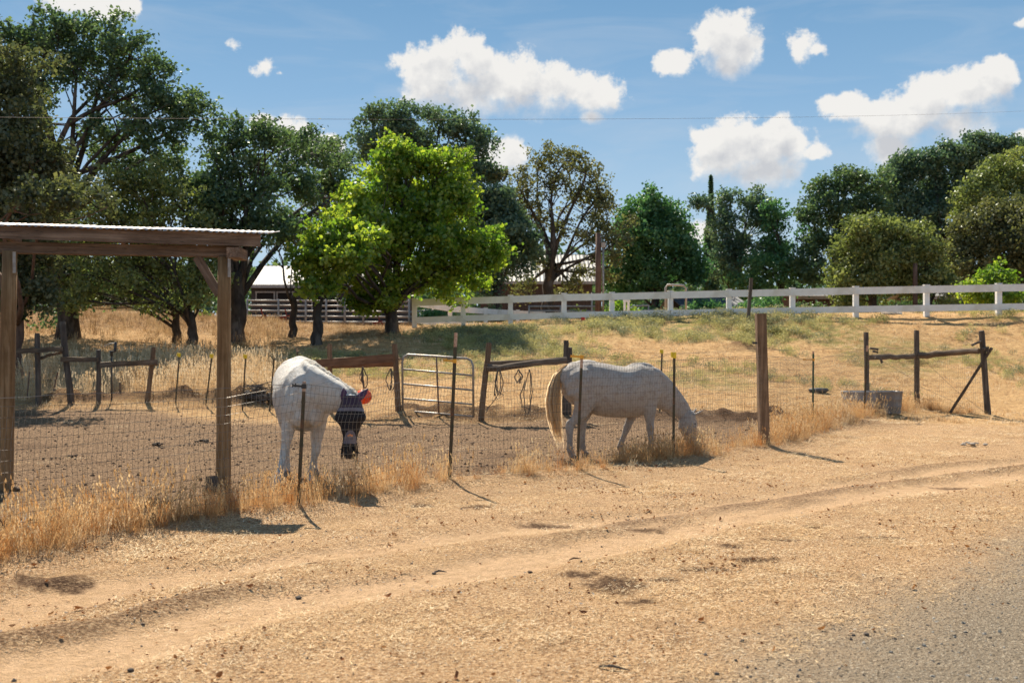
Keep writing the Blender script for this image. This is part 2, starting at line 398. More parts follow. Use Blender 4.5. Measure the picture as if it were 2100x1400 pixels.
M['tpost'] = m_plain('t_post_green_paint', (0.055, 0.06, 0.035), (0.10, 0.07, 0.045), 12.0, 0.6, 0.2, c3=(0.16, 0.08, 0.045))
M['ttop'] = m_plain('t_post_white_tip', (0.50, 0.36, 0.27), (0.36, 0.20, 0.13), 25.0, 0.7)
M['tgreen'] = m_plain('t_post_dark_green', (0.02, 0.075, 0.04), (0.035, 0.09, 0.05), 12.0, 0.5)
M['yellow'] = m_plain('yellow_plastic', (0.85, 0.62, 0.02), (0.75, 0.52, 0.02), 10.0, 0.35, spec=0.5)
M['amber'] = m_plain('amber_plastic', (0.80, 0.38, 0.02), (0.70, 0.30, 0.02), 10.0, 0.35, spec=0.5)
M['black'] = m_plain('black_plastic', (0.02, 0.02, 0.022), (0.035, 0.033, 0.033), 10.0, 0.45, spec=0.5)
M['zinc'] = m_plain('zinc_tank', (0.34, 0.34, 0.35), (0.24, 0.235, 0.235), 5.0, 0.6, 0.25, c3=(0.20, 0.175, 0.155), stretch=(1, 1, .3))
M['rope'] = m_plain('old_rope', (0.16, 0.13, 0.10), (0.08, 0.07, 0.06), 40.0, 0.9)
# ---------------------------------------------------------------- the ground: one continuous sheet cut into its kinds of surface
def ground_material():
    m, g, b, out = mat_new('ground')
    co = g.add('ShaderNodeNewGeometry').outputs['Position']
    A = lambda n: g.add('ShaderNodeAttribute', attribute_name=n).outputs['Fac']
    road, pad, track, bank, field, dark, green, gold = (A(n) for n in ('road', 'pad', 'track', 'bank', 'field', 'dark', 'green', 'gold'))
    nf = g.noise(co, 34.0, 5.0, 0.75); nm = g.noise(co, 5.5, 5.0, 0.65); nb = g.noise(co, 0.9, 4.0, 0.6)
    nff = g.noise(co, 120.0, 3.0, 0.7)
    # straw and dry soil of the verge
    straw = g.ramp(nf, [(0.34, (0.16, 0.085, 0.042)), (0.44, (0.40, 0.245, 0.13)), (0.54, (0.56, 0.37, 0.215)), (0.64, (0.74, 0.55, 0.36))])
    straw = g.mix(g.maprange(nm, 0.45, 0.70, 0, 0.55), straw, (0.42, 0.27, 0.15))
    straw = g.mix(g.maprange(nb, 0.5, 0.75, 0, 0.5), straw, (0.55, 0.36, 0.19))
    n7 = g.noise(co, 2.6, 6.0, 0.72)
    straw = g.mix(g.maprange(n7, 0.52, 0.64, 0, 0.5), straw, g.ramp(nf, [(0.35, (0.15, 0.085, 0.045)), (0.65, (0.40, 0.26, 0.15))]))
    sp1 = g.noise(co, 52.0, 3.0, 0.6); sp2 = g.noise(co, 85.0, 2.0, 0.6)
    straw = g.mix(g.maprange(sp1, 0.585, 0.64, 0, 0.9), straw, (0.13, 0.06, 0.03))
    straw = g.mix(g.maprange(sp2, 0.61, 0.66, 0, 0.85), straw, (0.86, 0.74, 0.58))
    # bare track
    dirt = g.ramp(g.noise(co, 14.0, 4.0, 0.6), [(0.3, (0.50, 0.335, 0.20)), (0.6, (0.64, 0.44, 0.28))])
    dirt = g.mix(g.maprange(nff, 0.60, 0.72, 0, 0.7), dirt, (0.20, 0.12, 0.08))
    # paddock
    pd = g.ramp(g.noise(co, 18.0, 5.0, 0.7), [(0.32, (0.06, 0.035, 0.02)), (0.41, (0.18, 0.115, 0.07)), (0.54, (0.285, 0.19, 0.12)), (0.70, (0.41, 0.29, 0.19))])
    pd = g.mix(g.maprange(g.noise(co, 42.0, 3.0, 0.65), 0.55, 0.61, 0, 0.85), pd, (0.035, 0.02, 0.013))
    # gravel road
    vor = g.add('ShaderNodeTexVoronoi'); g.put(vor.inputs['Vector'], co); vor.inputs['Scale'].default_value = 75.0
    gr = g.mix(0.6, g.ramp(vor.outputs['Color'], [(0.15, (0.10, 0.088, 0.072)), (0.45, (0.235, 0.205, 0.165)), (0.85, (0.44, 0.39, 0.32))]),
               g.ramp(g.noise(co, 55.0, 4.0, 0.8), [(0.38, (0.05, 0.045, 0.04)), (0.48, (0.22, 0.185, 0.145)), (0.7, (0.38, 0.325, 0.255))]))
    sand = g.ramp(g.noise(co, 40.0, 4.0, 0.7), [(0.3, (0.27, 0.19, 0.125)), (0.5, (0.40, 0.295, 0.20)), (0.7, (0.50, 0.385, 0.27))])
    gr = g.mix(g.maprange(road, 0.55, 1.0, 0.9, 0.18), gr, sand)
    gr = g.mix(g.maprange(sp1, 0.57, 0.62, 0, 0.85), gr, (0.045, 0.038, 0.032))
    gr = g.mix(g.maprange(sp2, 0.60, 0.65, 0, 0.8), gr, (0.60, 0.54, 0.46))
    # dry field
    fl = g.ramp(g.noise(co, 7.0, 5.0, 0.7), [(0.3, (0.30, 0.17, 0.085)), (0.5, (0.50, 0.32, 0.16)), (0.68, (0.64, 0.45, 0.24))])
    fl = g.mix(gold, fl, g.mix(g.maprange(nm, 0.4, 0.62), (0.40, 0.24, 0.11), (0.16, 0.095, 0.05)))  # mound soil darkened to imitate tree shade, with dark brush spots
    fl = g.mix(g.math('MULTIPLY', green, g.maprange(g.noise(co, 3.0, 5.0, 0.7), 0.35, 0.6)), fl, (0.20, 0.20, 0.065))
    col = g.mix(track, straw, dirt)
    col = g.mix(g.math('MULTIPLY', bank, g.maprange(nf, 0.36, 0.6, 1.0, 0.25)), col, (0.12, 0.07, 0.042))
    col = g.mix(field, col, fl)
    col = g.mix(pad, col, pd)
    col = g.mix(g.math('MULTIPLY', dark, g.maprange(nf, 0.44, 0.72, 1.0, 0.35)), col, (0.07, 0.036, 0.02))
    col = g.mix(g.maprange(road, 0.12, 0.55), col, gr)
    col = g.mix(1.0, col, (1.09, 1.04, 0.95), 'MULTIPLY')
    g.put(b.inputs['Base Color'], col); b.inputs['Roughness'].default_value = 0.95; b.inputs['Specular IOR Level'].default_value = 0.1
    hh = g.math('ADD', g.math('MULTIPLY', nf, 0.5), g.math('MULTIPLY', nff, 0.4))
    hh = g.math('ADD', hh, g.math('MULTIPLY', nm, 0.8))
    hh = g.math('ADD', hh, g.math('MULTIPLY', sp1, 0.8))
    bump(g, b, hh, 1.0, 0.05)
    return m
GM = ground_material()
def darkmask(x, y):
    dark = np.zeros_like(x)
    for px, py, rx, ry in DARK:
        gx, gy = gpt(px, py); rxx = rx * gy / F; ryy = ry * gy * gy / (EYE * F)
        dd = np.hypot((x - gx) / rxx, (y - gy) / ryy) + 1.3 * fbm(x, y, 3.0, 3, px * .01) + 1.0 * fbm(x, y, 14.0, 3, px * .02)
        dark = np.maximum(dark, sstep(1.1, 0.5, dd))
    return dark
def build_ground():
    a = np.concatenate([np.arange(-180, -42, 4.0), np.arange(-42, -32, 1.0), np.arange(-32, 32, 0.125), np.arange(32, 42, 1.0), np.arange(42, 180.1, 4.0)])
    r = [0.0, 0.8, 1.6, 2.4]; q = 2.9
    while q < 60: r.append(q); q *= 1.0088
    while q < 1100: r.append(q); q *= 1.06
    r = np.array(r); A, Rr = np.meshgrid(np.radians(a), r)
    X = Rr * np.sin(A); Y = Rr * np.cos(A); n1, n0 = X.shape
    x = X.ravel(); y = Y.ravel(); z = terr(x, y); h, m, bm = relief(x, y)
    V = np.stack([x, y, z], 1)
    idx = np.arange(n1 * n0).reshape(n1, n0)
    Fq = np.stack([idx[:-1, :-1], idx[1:, :-1], idx[1:, 1:], idx[:-1, 1:]], -1).reshape(-1, 4)[:, ::-1]
    fx = x[Fq].mean(1); fy = y[Fq].mean(1); fm = masks(fx, fy)
    dark = darkmask(x, y)
    dark = np.maximum(dark, np.clip(bm * 1.3, 0, 1) * sstep(-0.35, 0.0, fbm(x, y, 1.5, 3, 71.)))
    dark = np.maximum(dark, 0.5 * m['pad'] * sstep(0.1, 0.3, fbm(x, y, 0.8, 3, 77.)))
    # green weedy patches
    pxs = 1050 + x * F / np.maximum(y, 1)
    bankg = sstep(33.5, 36, y) * sstep(42, 40, y) * sstep(800, 950, pxs) * sstep(1900, 1500, pxs) + 0.8 * sstep(29, 33, y) * sstep(38, 35, y) * sstep(780, 900, pxs) * sstep(1230, 1100, pxs)
    bankg = bankg + 0.8 * sstep(26, 28, y) * sstep(33, 31, y) * sstep(500, 600, pxs) * sstep(1100, 950, pxs)
    patch = sstep(0.04, 0.2, fbm(x, y, 0.35, 3, 55.)) * sstep(24, 27, y) * sstep(45, 38, y) * sstep(-4, 0, x)
    green = np.clip(bankg * (0.75 + 1.2 * fbm(x, y, 0.6, 3, 51.)) + 0.75 * patch, 0, 1)
    gold = sstep(36, 40, y) * sstep(0, -6, x) * 0.9 + 0.3 * sstep(-3, -6, x)
    me_all = dict(horse_paddock_dirt=[], gravel_road=[], dirt_verge=[], hillside_field=[])
    isroad = fm['road'] > 0.5; ispad = (fm['pad'] > 0.5) & ~isroad; isfield = (fm['field'] > 0.5) & ~isroad & ~ispad
    sets = {'gravel_road': isroad, 'horse_paddock_dirt': ispad, 'hillside_field': isfield, 'dirt_verge': ~(isroad | ispad | isfield)}
    for nm, sel in sets.items():
        Fs = Fq[sel]; used, inv = np.unique(Fs, return_inverse=True); me = np_mesh(nm, V[used], inv.reshape(Fs.shape))
        me.shade_smooth()
        for kx, arr in (('road', m['road']), ('pad', m['pad']), ('track', m['track'] * (1 - m['pad'])), ('bank', m['bank']), ('field', np.clip(m['field'], 0, 1)), ('dark', dark), ('green', green), ('gold', gold)):
            fattr(me, kx, arr[used])
        tag(link(nm, me, GM), kind='structure')
build_ground()

# ---------------------------------------------------------------- scatter (geometry nodes; for uncountable stuff only)
def scatter(name, pts, rot, scl, templates, mats, label, cat, kind='stuff', parent=None, align=None):
    """templates: list of (verts, faces, face material index or None)"""
    V = []; Fc = []; tid = []; mi = []
    for t, (vs, fs, mm) in enumerate(templates):
        b = len(V); V += [tuple(v) for v in vs]; tid += [t] * len(vs)
        Fc += [tuple(i + b for i in f) for f in fs]; mi += list(mm) if mm is not None else [0] * len(fs)
    nt = len(V); n = len(pts)
    me = bpy.data.meshes.new(name); me.from_pydata(V + [tuple(p) for p in np.asarray(pts).tolist()], [], Fc)
    for mt in mats: me.materials.append(mt)
    me.polygons.foreach_set('material_index', mi)
    rs = np.random.RandomState(len(name) + n)
    a = me.attributes.new('tid', 'INT', 'POINT'); a.data.foreach_set('value', np.array(tid + [-1] * n, np.int32))
    a = me.attributes.new('pick', 'INT', 'POINT'); a.data.foreach_set('value', np.concatenate([np.zeros(nt, np.int32), rs.randint(0, len(templates), n)]).astype(np.int32))
    a = me.attributes.new('rot', 'FLOAT_VECTOR', 'POINT'); a.data.foreach_set('vector', np.concatenate([np.zeros((nt, 3)), rot]).astype(np.float32).ravel())
    a = me.attributes.new('scl', 'FLOAT', 'POINT'); a.data.foreach_set('value', np.concatenate([np.ones(nt), scl]).astype(np.float32))
    me.update()
    o = link(name, me, None, parent)
    ng = bpy.data.node_groups.new(name + '_scatter', 'GeometryNodeTree')
    ng.interface.new_socket('Geometry', in_out='INPUT', socket_type='NodeSocketGeometry'); ng.interface.new_socket('Geometry', in_out='OUTPUT', socket_type='NodeSocketGeometry')
    N = ng.nodes; L = ng.links; gi = N.new('NodeGroupInput'); go = N.new('NodeGroupOutput')
    def named(nm, ty):
        q = N.new('GeometryNodeInputNamedAttribute'); q.data_type = ty; q.inputs[0].default_value = nm; return q.outputs['Attribute']
    cmp_ = N.new('FunctionNodeCompare'); cmp_.data_type = 'INT'; cmp_.operation = 'GREATER_EQUAL'
    ins = [s for s in cmp_.inputs if s.enabled]; L.new(named('tid', 'INT'), ins[0]); ins[1].default_value = 0
    sep = N.new('GeometryNodeSeparateGeometry'); sep.domain = 'POINT'; L.new(gi.outputs[0], sep.inputs[0]); L.new(cmp_.outputs[0], sep.inputs[1])
    spl = N.new('GeometryNodeSplitToInstances'); spl.domain = 'FACE'; L.new(sep.outputs[0], spl.inputs['Geometry']); L.new(named('tid', 'INT'), spl.inputs['Group ID'])
    iop = N.new('GeometryNodeInstanceOnPoints'); L.new(sep.outputs[1], iop.inputs['Points']); L.new(spl.outputs[0], iop.inputs['Instance'])
    iop.inputs['Pick Instance'].default_value = True; L.new(named('pick', 'INT'), iop.inputs['Instance Index'])
    L.new(named('rot', 'FLOAT_VECTOR'), iop.inputs['Rotation']); L.new(named('scl', 'FLOAT'), iop.inputs['Scale'])
    L.new(iop.outputs[0], go.inputs[0])
    md = o.modifiers.new('scatter', 'NODES'); md.node_group = ng
    if parent is None: tag(o, label, cat, kind=kind)
    elif kind: o['kind'] = kind
    return o
def m_grass(name, c1, c2, c3, trans=0.35):
    """thin blades: diffuse with light coming through; colour varies by clump and by blade"""
    m, g, b, out = mat_new(name); g.n.remove(b)
    rnd = g.add('ShaderNodeObjectInfo').outputs['Random']
    co = g.add('ShaderNodeTexCoord').outputs['Object']
    n = g.noise(co, 25.0, 2.0, 0.6)
    v = g.math('ADD', g.math('MULTIPLY', rnd, 0.6), g.math('MULTIPLY', n, 0.6))
    col = g.ramp(v, [(0.2, c1), (0.5, c2), (0.85, c3)])
    d = g.add('ShaderNodeBsdfDiffuse'); t = g.add('ShaderNodeBsdfTranslucent'); gl = g.add('ShaderNodeBsdfGlossy'); gl.inputs['Roughness'].default_value = 0.5
    gl.inputs['Color'].default_value = (0.7, 0.65, 0.5, 1)
    g.put(d.inputs[0], col); g.put(t.inputs[0], col)
    mx = g.add('ShaderNodeMixShader'); mx.inputs[0].default_value = trans; g.l.new(d.outputs[0], mx.inputs[1]); g.l.new(t.outputs[0], mx.inputs[2])
    m2 = g.add('ShaderNodeMixShader'); m2.inputs[0].default_value = 0.05; g.l.new(mx.outputs[0], m2.inputs[1]); g.l.new(gl.outputs[0], m2.inputs[2])
    g.l.new(m2.outputs[0], out.inputs[0]); return m
M['g_straw'] = m_grass('dry_straw', (0.38, 0.22, 0.105), (0.66, 0.45, 0.235), (0.82, 0.66, 0.44), 0.25)
M['g_gold'] = m_grass('golden_dry_grass', (0.44, 0.22, 0.08), (0.62, 0.38, 0.165), (0.76, 0.55, 0.30), 0.42)
M['g_rust'] = m_grass('orange_brown_dry_grass', (0.28, 0.11, 0.035), (0.52, 0.23, 0.07), (0.66, 0.36, 0.14), 0.42)
M['g_mound'] = m_grass('mound_grass', (0.15, 0.085, 0.04), (0.33, 0.205, 0.10), (0.56, 0.40, 0.22), 0.35)  # tone lowered so the colour carries the tree shade over the mound
M['g_pale'] = m_grass('pale_wild_oats', (0.50, 0.33, 0.16), (0.68, 0.50, 0.29), (0.80, 0.66, 0.45), 0.4)
M['g_green'] = m_grass('yellow_green_weeds', (0.24, 0.24, 0.085), (0.40, 0.38, 0.14), (0.56, 0.50, 0.22), 0.4)
M['g_dark'] = m_grass('grey_green_weeds', (0.12, 0.14, 0.075), (0.21, 0.23, 0.13), (0.33, 0.33, 0.20), 0.35)
def blade(vs, fs, base, h, lean, az, w, segs=3, curl=0.5):
    bx, by, bz = base; i0 = len(vs); ca, sa = math.cos(az), math.sin(az)
    for i in range(segs + 1):
        t = i / segs; l = lean * (t ** (1 + curl)); hh = h * (t - 0.22 * lean / max(h, .01) * t * t * 0.6)
        ww = w * (1 - t) ** 0.7 if i < segs else 0
        x = bx + ca * l; y = by + sa * l; z = bz + hh
        if i < segs: vs.append((x - sa * ww / 2, y + ca * ww / 2, z)); vs.append((x + sa * ww / 2, y - ca * ww / 2, z))
        else: vs.append((x, y, z))
    for i in range(segs - 1): fs.append((i0 + 2 * i, i0 + 2 * i + 1, i0 + 2 * i + 3, i0 + 2 * i + 2))
    k = i0 + 2 * (segs - 1); fs.append((k, k + 1, k + 2))
    return (bx + ca * lean, by + sa * lean, vs[-1][2])
def clump(seed, n, h, spread, w, lean=0.5, heads=0.0, hs=(0.035, 0.007), segs=3, hvar=0.5):
    rd = random.Random(seed); vs = []; fs = []
    for i in range(n):
        a = rd.uniform(0, 6.283); r = spread * math.sqrt(rd.random()); hh = h * (1 - hvar + hvar * rd.random() * 1.3)
        az = a + rd.gauss(0, 0.8)
        tip = blade(vs, fs, (r * math.cos(a), r * math.sin(a), -0.01), hh, hh * lean * rd.uniform(0.1, 1.1), az, w * rd.uniform(0.6, 1.3), segs, rd.uniform(0.3, 1.2))
        if rd.random() < heads:
            for k in range(5):
                x = tip[0] + rd.gauss(0, 0.006); y = tip[1] + rd.gauss(0, 0.006); z = tip[2] - k * hs[0] * 0.55
                q = rd.uniform(0, 6.28); i0 = len(vs); e = hs[1] * rd.uniform(.7, 1.3)
                vs += [(x - math.cos(q) * e, y - math.sin(q) * e, z), (x + math.cos(q) * e, y + math.sin(q) * e, z), (x, y, z + hs[0] * .7), (x, y, z - hs[0] * .5)]
                fs += [(i0, i0 + 1, i0 + 2), (i0, i0 + 3, i0 + 1)]
    return vs, fs, None
def litter(seed, n, spread, L, w):
    rd = random.Random(seed); vs = []; fs = []
    for i in range(n):
        a = rd.uniform(0, 6.283); r = spread * math.sqrt(rd.random()); x, y = r * math.cos(a), r * math.sin(a)
        az = rd.uniform(0, 6.283); l = L * rd.uniform(0.4, 1.3); e = rd.uniform(-.1, .5) * l; ww = w * rd.uniform(.6, 1.4)
        z = rd.uniform(0.002, 0.012); i0 = len(vs); dx, dy = math.cos(az), math.sin(az)
        vs += [(x - dy * ww / 2, y + dx * ww / 2, z), (x + dy * ww / 2, y - dx * ww / 2, z), (x + dx * l + dy * ww / 3, y + dy * l - dx * ww / 3, z + e * .5), (x + dx * l - dy * ww / 3, y + dy * l + dx * ww / 3, z + e * .5 + ww * .4)]
        fs.append((i0, i0 + 1, i0 + 2, i0 + 3))
    return vs, fs, None
rs = np.random.RandomState(11)
def zrot(n, tilt=0.12): return np.stack([rs.uniform(-tilt, tilt, n), rs.uniform(-tilt, tilt, n), rs.uniform(0, 6.283, n)], 1)
def ground_pts(n, dmin, dmax, amax=31.0, dens=None, power=1.0):
    """random points in the viewed wedge, even per area when power=2"""
    u = rs.rand(n); d = (dmin ** power + u * (dmax ** power - dmin ** power)) ** (1 / power)
    a = np.radians(rs.uniform(-amax, amax, n)); x = d * np.tan(a); y = d
    if dens is not None:
        k = rs.rand(n) < dens(x, y); x, y = x[k], y[k]
    return x, y
def P3(x, y, dz=0.0): return np.stack([x, y, terr(x, y) + dz], 1)
def pxof(x, y): return 1050 + x * F / np.maximum(y, 0.5)

def build_grass():
    # straw and short mown stubble on the verge
    def dv(x, y):
        m = masks(x, y); return np.clip((1 - m['road'] * 1.2) * (1 - 0.8 * m['bank']) * (1 - 0.93 * m['track']) * (1 - m['pad'] * .97) * (1 - m['field'] * .5) * np.clip(0.42 + 2.6 * fbm(x, y, 1.1, 4, 61.), 0.06, 1), 0, 1)
    x, y = ground_pts(34000, 3.2, 26, 32, dv, 1.25)
    kp = darkmask(x, y) < rs.rand(len(x)) * .9; x, y = x[kp], y[kp]
    T = [litter(i, 36, 0.12, 0.027, 0.0028) for i in range(5)] + [clump(50 + i, 18, 0.026, 0.09, 0.0025, 0.9, segs=2) for i in range(4)]
    scatter('dry_straw_litter', P3(x, y), zrot(len(x)), rs.uniform(.6, 1.5, len(x)) * (0.8 + y / 22), T, [M['g_straw']], 'short bleached straw and dead stubble over the verge between fence and road', 'dry grass')
    # tall dry grass along the front fence
    pts = []; pos = np.array(FXY[:]); seg = np.hypot(*(pos[1:] - pos[:-1]).T); cum = np.concatenate([[0], np.cumsum(seg)])
    n = 4300; s = rs.uniform(0, cum[-1], n); fx = np.interp(s, cum, pos[:, 0]); fy = np.interp(s, cum, pos[:, 1])
    px = pxof(fx, fy); dens = 0.55 + 0.9 * fbm(fx, fy, 0.9, 2, 5.)
    # thin stretches as in the photograph
    dens *= np.interp(px, [-200, 0, 330, 400, 640, 850, 940, 990, 1040, 1130, 1260, 1300, 1440, 1490, 1555, 1580, 1700, 1900, 2050], [.9, .9, .8, .75, .95, .95, .45, .12, .85, .75, .45, 1.1, 1.2, .3, .5, 1.2, 1.1, .8, .5])
    dens *= .8 + 1.0 * sstep(-.12, .12, fbm(fx, fy, 2.2, 2, 35.)); k = rs.rand(n) < dens * 1.05; fx, fy, px = fx[k], fy[k], px[k]
    off = rs.normal(-0.10, 0.20, len(fx)); tx, ty = 0.75, 0.66
    x = fx - off * -ty * 1.0; y = fy - off * -tx * -1.0
    hs = np.interp(px, [-200, 100, 250, 420, 640, 830, 930, 1080, 1250, 1400, 1440, 1480, 1600, 1760, 2000], [.95, 1.05, 1.15, .8, 1.05, 1.1, .7, .85, .65, .95, .95, .5, 1.1, 1.05, .85])
    sc = rs.uniform(.55, 1.2, len(x)) * hs * np.exp(-(np.abs(off) / 0.55) ** 2)
    T = [clump(i, 34, 0.36, 0.07, 0.0032, 0.55, 0.35, (0.022, 0.0045), 4, .7) for i in range(5)] + [clump(20 + i, 26, 0.22, 0.10, 0.0032, 0.8, 0.1, (0.02, 0.004), 3) for i in range(3)] + [clump(30 + i, 9, 0.50, 0.05, 0.003, 0.35, 0.95, (0.032, 0.006), 4, .35) for i in range(2)]
    kk = rs.rand(len(x)); patch = fbm(x, y, 1.6, 2, 7.) * .9
    A = kk + patch < .55; B = (kk + patch >= .55) & (kk + patch < .82); Cc = ~(A | B)
    for nm, sel, mt, lab, k, tt in (('fence_line_dry_grass', A, 'g_gold', 'tall golden dry grass with seed heads growing along the front wire fence', 1.0, T), ('fence_line_rusty_grass', B, 'g_rust', 'orange-brown dead grass low in the strip along the front wire fence', .8, T[:8]),
            ('fence_line_pale_grass', Cc, 'g_pale', 'pale bleached grass stalks mixed into the strip along the front wire fence', .85, T)):
        scatter(nm, P3(x[sel], y[sel], -0.01), zrot(sel.sum(), .28), sc[sel] * k, tt, [M[mt]], lab, 'dry grass')
    # dry field beyond
    def df(x, y):
        h_, m, bm_ = relief(x, y); px = pxof(x, y)
        return np.clip((1 - 2.5 * bm_) * m['field'] * (1 - m['pad']) * (0.5 + 1.6 * fbm(x, y, 0.5, 3, 81.)), 0, 1)
    x, y = ground_pts(15000, 21, 48, 33, df, 1.3)
    T = [clump(60 + i, 26, 0.11, 0.20, 0.010, 1.0, 0, segs=2) for i in range(4)]
    scatter('dry_field_grass', P3(x, y), zrot(len(x)), rs.uniform(.6, 1.5, len(x)), T, [M['g_straw']], 'short dry tan grass across the slope below the white fence', 'dry grass')
    # golden grass on the mound at the left and under the trees
    def dl(x, y):
        px = pxof(x, y); return np.clip(sstep(900, 760, px) * (0.55 + 1.4 * fbm(x, y, 0.3, 3, 91.)), 0, 1) * (y > 24 + 1.0 * np.sin(x))
    x, y = ground_pts(9000, 27.5, 62, 33, dl, 1.5)
    T = [clump(70 + i, 30, 0.42, 0.26, 0.013, 0.7, 0.2, (0.05, 0.012), 3) for i in range(4)]
    scatter('golden_mound_grass', P3(x, y), zrot(len(x)), rs.uniform(.35, 1.15, len(x)) * (1 - 0.5 * (pxof(x, y) > 580) ), T, [M['g_mound']], 'long golden grass on the mound and under the oaks at the left', 'dry grass')
    # pale wild oats behind the paddock, left
    def do(x, y):
        px = pxof(x, y); return np.clip(sstep(600, 520, px) * (0.35 + 0.65 * sstep(180, 330, px)) * (0.75 + 1.0 * fbm(x, y, 0.5, 3, 95.)), 0, 1)
    x, y = ground_pts(5200, 22.4, 28.5, 33, do, 1.5)
    T = [clump(80 + i, 26, 0.62, 0.16, 0.006, 0.35, 0.7, (0.05, 0.011), 3, .5) for i in range(4)]
    scatter('pale_wild_oats', P3(x, y), zrot(len(x)), rs.uniform(.5, 1.1, len(x)) * np.interp(y, [22.4, 24, 28.5], [.8, 1, .85]), T, [M['g_pale']], 'tall pale wild oats behind the back rail of the paddock', 'wild oats')
    # weeds on the bank
    def dw(x, y):
        px = pxof(x, y)
        a = sstep(33.6, 35.5, y) * sstep(40.6, 39.6, y) * sstep(790, 930, px) * sstep(1800, 1520, px)
        b = sstep(30.0, 31.5, y) * sstep(37, 34, y) * sstep(880, 960, px) * sstep(1280, 1120, px)
        c = 0.75 * sstep(25.8, 27, y) * sstep(32, 30, y) * sstep(560, 620, px) * sstep(1060, 930, px)
        dd = 0.30 * sstep(26, 28, y) * sstep(40, 37, y) * sstep(1000, 1300, px) * (fbm(x, y, .45, 3, 55.) > 0.09)
        return np.clip((a + b + c) * (0.55 + 1.6 * fbm(x, y, 0.55, 3, 51.)) + dd, 0, 1)
    x, y = ground_pts(14000, 25.5, 41, 31, dw, 1.3)
    def weed(seed, h, sp):
        vs, fs, _ = clump(seed, 20, h, sp, 0.010, 0.6, 0, segs=3); rd = random.Random(seed)
        for i in range(70):
            a = rd.uniform(0, 6.28); r = sp * 1.5 * math.sqrt(rd.random()); z = h * rd.uniform(.25, 1.0) * (1.1 - 0.4 * r / sp / 1.5); c = Vector((r * math.cos(a), r * math.sin(a), z))
            u = Vector((rd.gauss(0, 1), rd.gauss(0, 1), rd.gauss(0, 1))).normalized() * 0.030; w = u.cross(Vector((rd.gauss(0, 1), rd.gauss(0, 1), rd.gauss(0, 1)))).normalized() * 0.014
            i0 = len(vs); vs += [tuple(c - u), tuple(c + w), tuple(c + u), tuple(c - w)]; fs.append((i0, i0 + 1, i0 + 2, i0 + 3))
        return vs, fs, None
    T = [weed(90 + i, 0.30, 0.17) for i in range(4)]
    sh = rs.rand(len(x)) < 0.26 + 0.5 * sstep(38.2, 39.4, y) * (pxof(x, y) < 1500)
    sc = rs.uniform(.5, 1.25, len(x)) * np.interp(y, [26, 32, 37, 40], [.6, .75, .9, .95]) * (1 - .5 * sstep(1200, 1080, pxof(x, y)) * sstep(37, 38.5, y))
    scatter('yellow_green_weeds', P3(x[~sh], y[~sh]), zrot((~sh).sum()), sc[~sh], T, [M['g_green']], 'yellow-green weeds covering the bank below the white fence', 'weeds')
    scatter('grey_green_weeds', P3(x[sh], y[sh]), zrot(sh.sum()), sc[sh] * 1.1, T, [M['g_dark']], 'darker grey-green weeds among the yellow ones at the top of the bank', 'weeds')
    # paddock clods
    def ico(rd, flat=.7):
        t = (1 + 5 ** .5) / 2; v = [(-1,t,0),(1,t,0),(-1,-t,0),(1,-t,0),(0,-1,t),(0,1,t),(0,-1,-t),(0,1,-t),(t,0,-1),(t,0,1),(-t,0,-1),(-t,0,1)]
        f = [(0,11,5),(0,5,1),(0,1,7),(0,7,10),(0,10,11),(1,5,9),(5,11,4),(11,10,2),(10,7,6),(7,1,8),(3,9,4),(3,4,2),(3,2,6),(3,6,8),(3,8,9),(4,9,5),(2,4,11),(6,2,10),(8,6,7),(9,8,1)]
        sx, sy = rd.uniform(.7, 1.3), rd.uniform(.7, 1.3)
        return [(a * sx * .5 * rd.uniform(.75, 1.2), b * sy * .5 * rd.uniform(.75, 1.2), c * flat * .5 * rd.uniform(.75, 1.2)) for a, b, c in v], f, None
    rd = random.Random(5); IC = [ico(rd) for i in range(6)]
    M['clod'] = m_plain('paddock_clod', (0.13, 0.08, 0.047), (0.25, 0.16, 0.095), 30.0, 0.95, c3=(0.07, 0.04, 0.024))
    x, y = ground_pts(28000, 7, 22, 31, lambda x, y: masks(x, y)['pad'] * np.clip(.55 + 1.2 * fbm(x, y, 1.0, 3, 15.), 0, 1), 1.3)
    scatter('paddock_clods', P3(x, y), rs.uniform(0, 6.28, (len(x), 3)), 0.007 + 0.024 * rs.rand(len(x)) ** 8, IC, [M['clod']], 'crumbled brown soil clods and dry dung crumbs over the paddock floor', 'soil clods')
    M['pebble'] = m_plain('road_pebble', (0.22, 0.20, 0.175), (0.40, 0.36, 0.30), 3.0, 0.85, c3=(0.055, 0.052, 0.05))
    M['pebble'].node_tree.nodes  # per-stone tone
    x, y = ground_pts(16000, 3.3, 14, 32, lambda x, y: sstep(.4, 1.0, masks(x, y)['road']) ** 2, 1.2)
    scatter('road_gravel', P3(x, y, -0.002), rs.uniform(0, 6.28, (len(x), 3)), 0.003 + 0.012 * rs.rand(len(x)) ** 4, IC, [M['pebble']], 'loose grey gravel stones on the road at the lower right', 'gravel')
    M['darkpeb'] = m_plain('dark_pebble', (0.07, 0.062, 0.055), (0.12, 0.10, 0.085), 3.0, 0.85)
    x, y = ground_pts(7000, 3.3, 20, 32, lambda x, y: (1 - masks(x, y)['pad']) * (0.16 + 0.84 * masks(x, y)['road']), 1.1)
    scatter('dark_grit', P3(x, y, -0.001), rs.uniform(0, 6.28, (len(x), 3)), 0.003 + 0.012 * rs.rand(len(x)) ** 3, IC, [M['darkpeb']], 'small dark grit and dirt crumbs strewn over road edge and verge', 'grit')
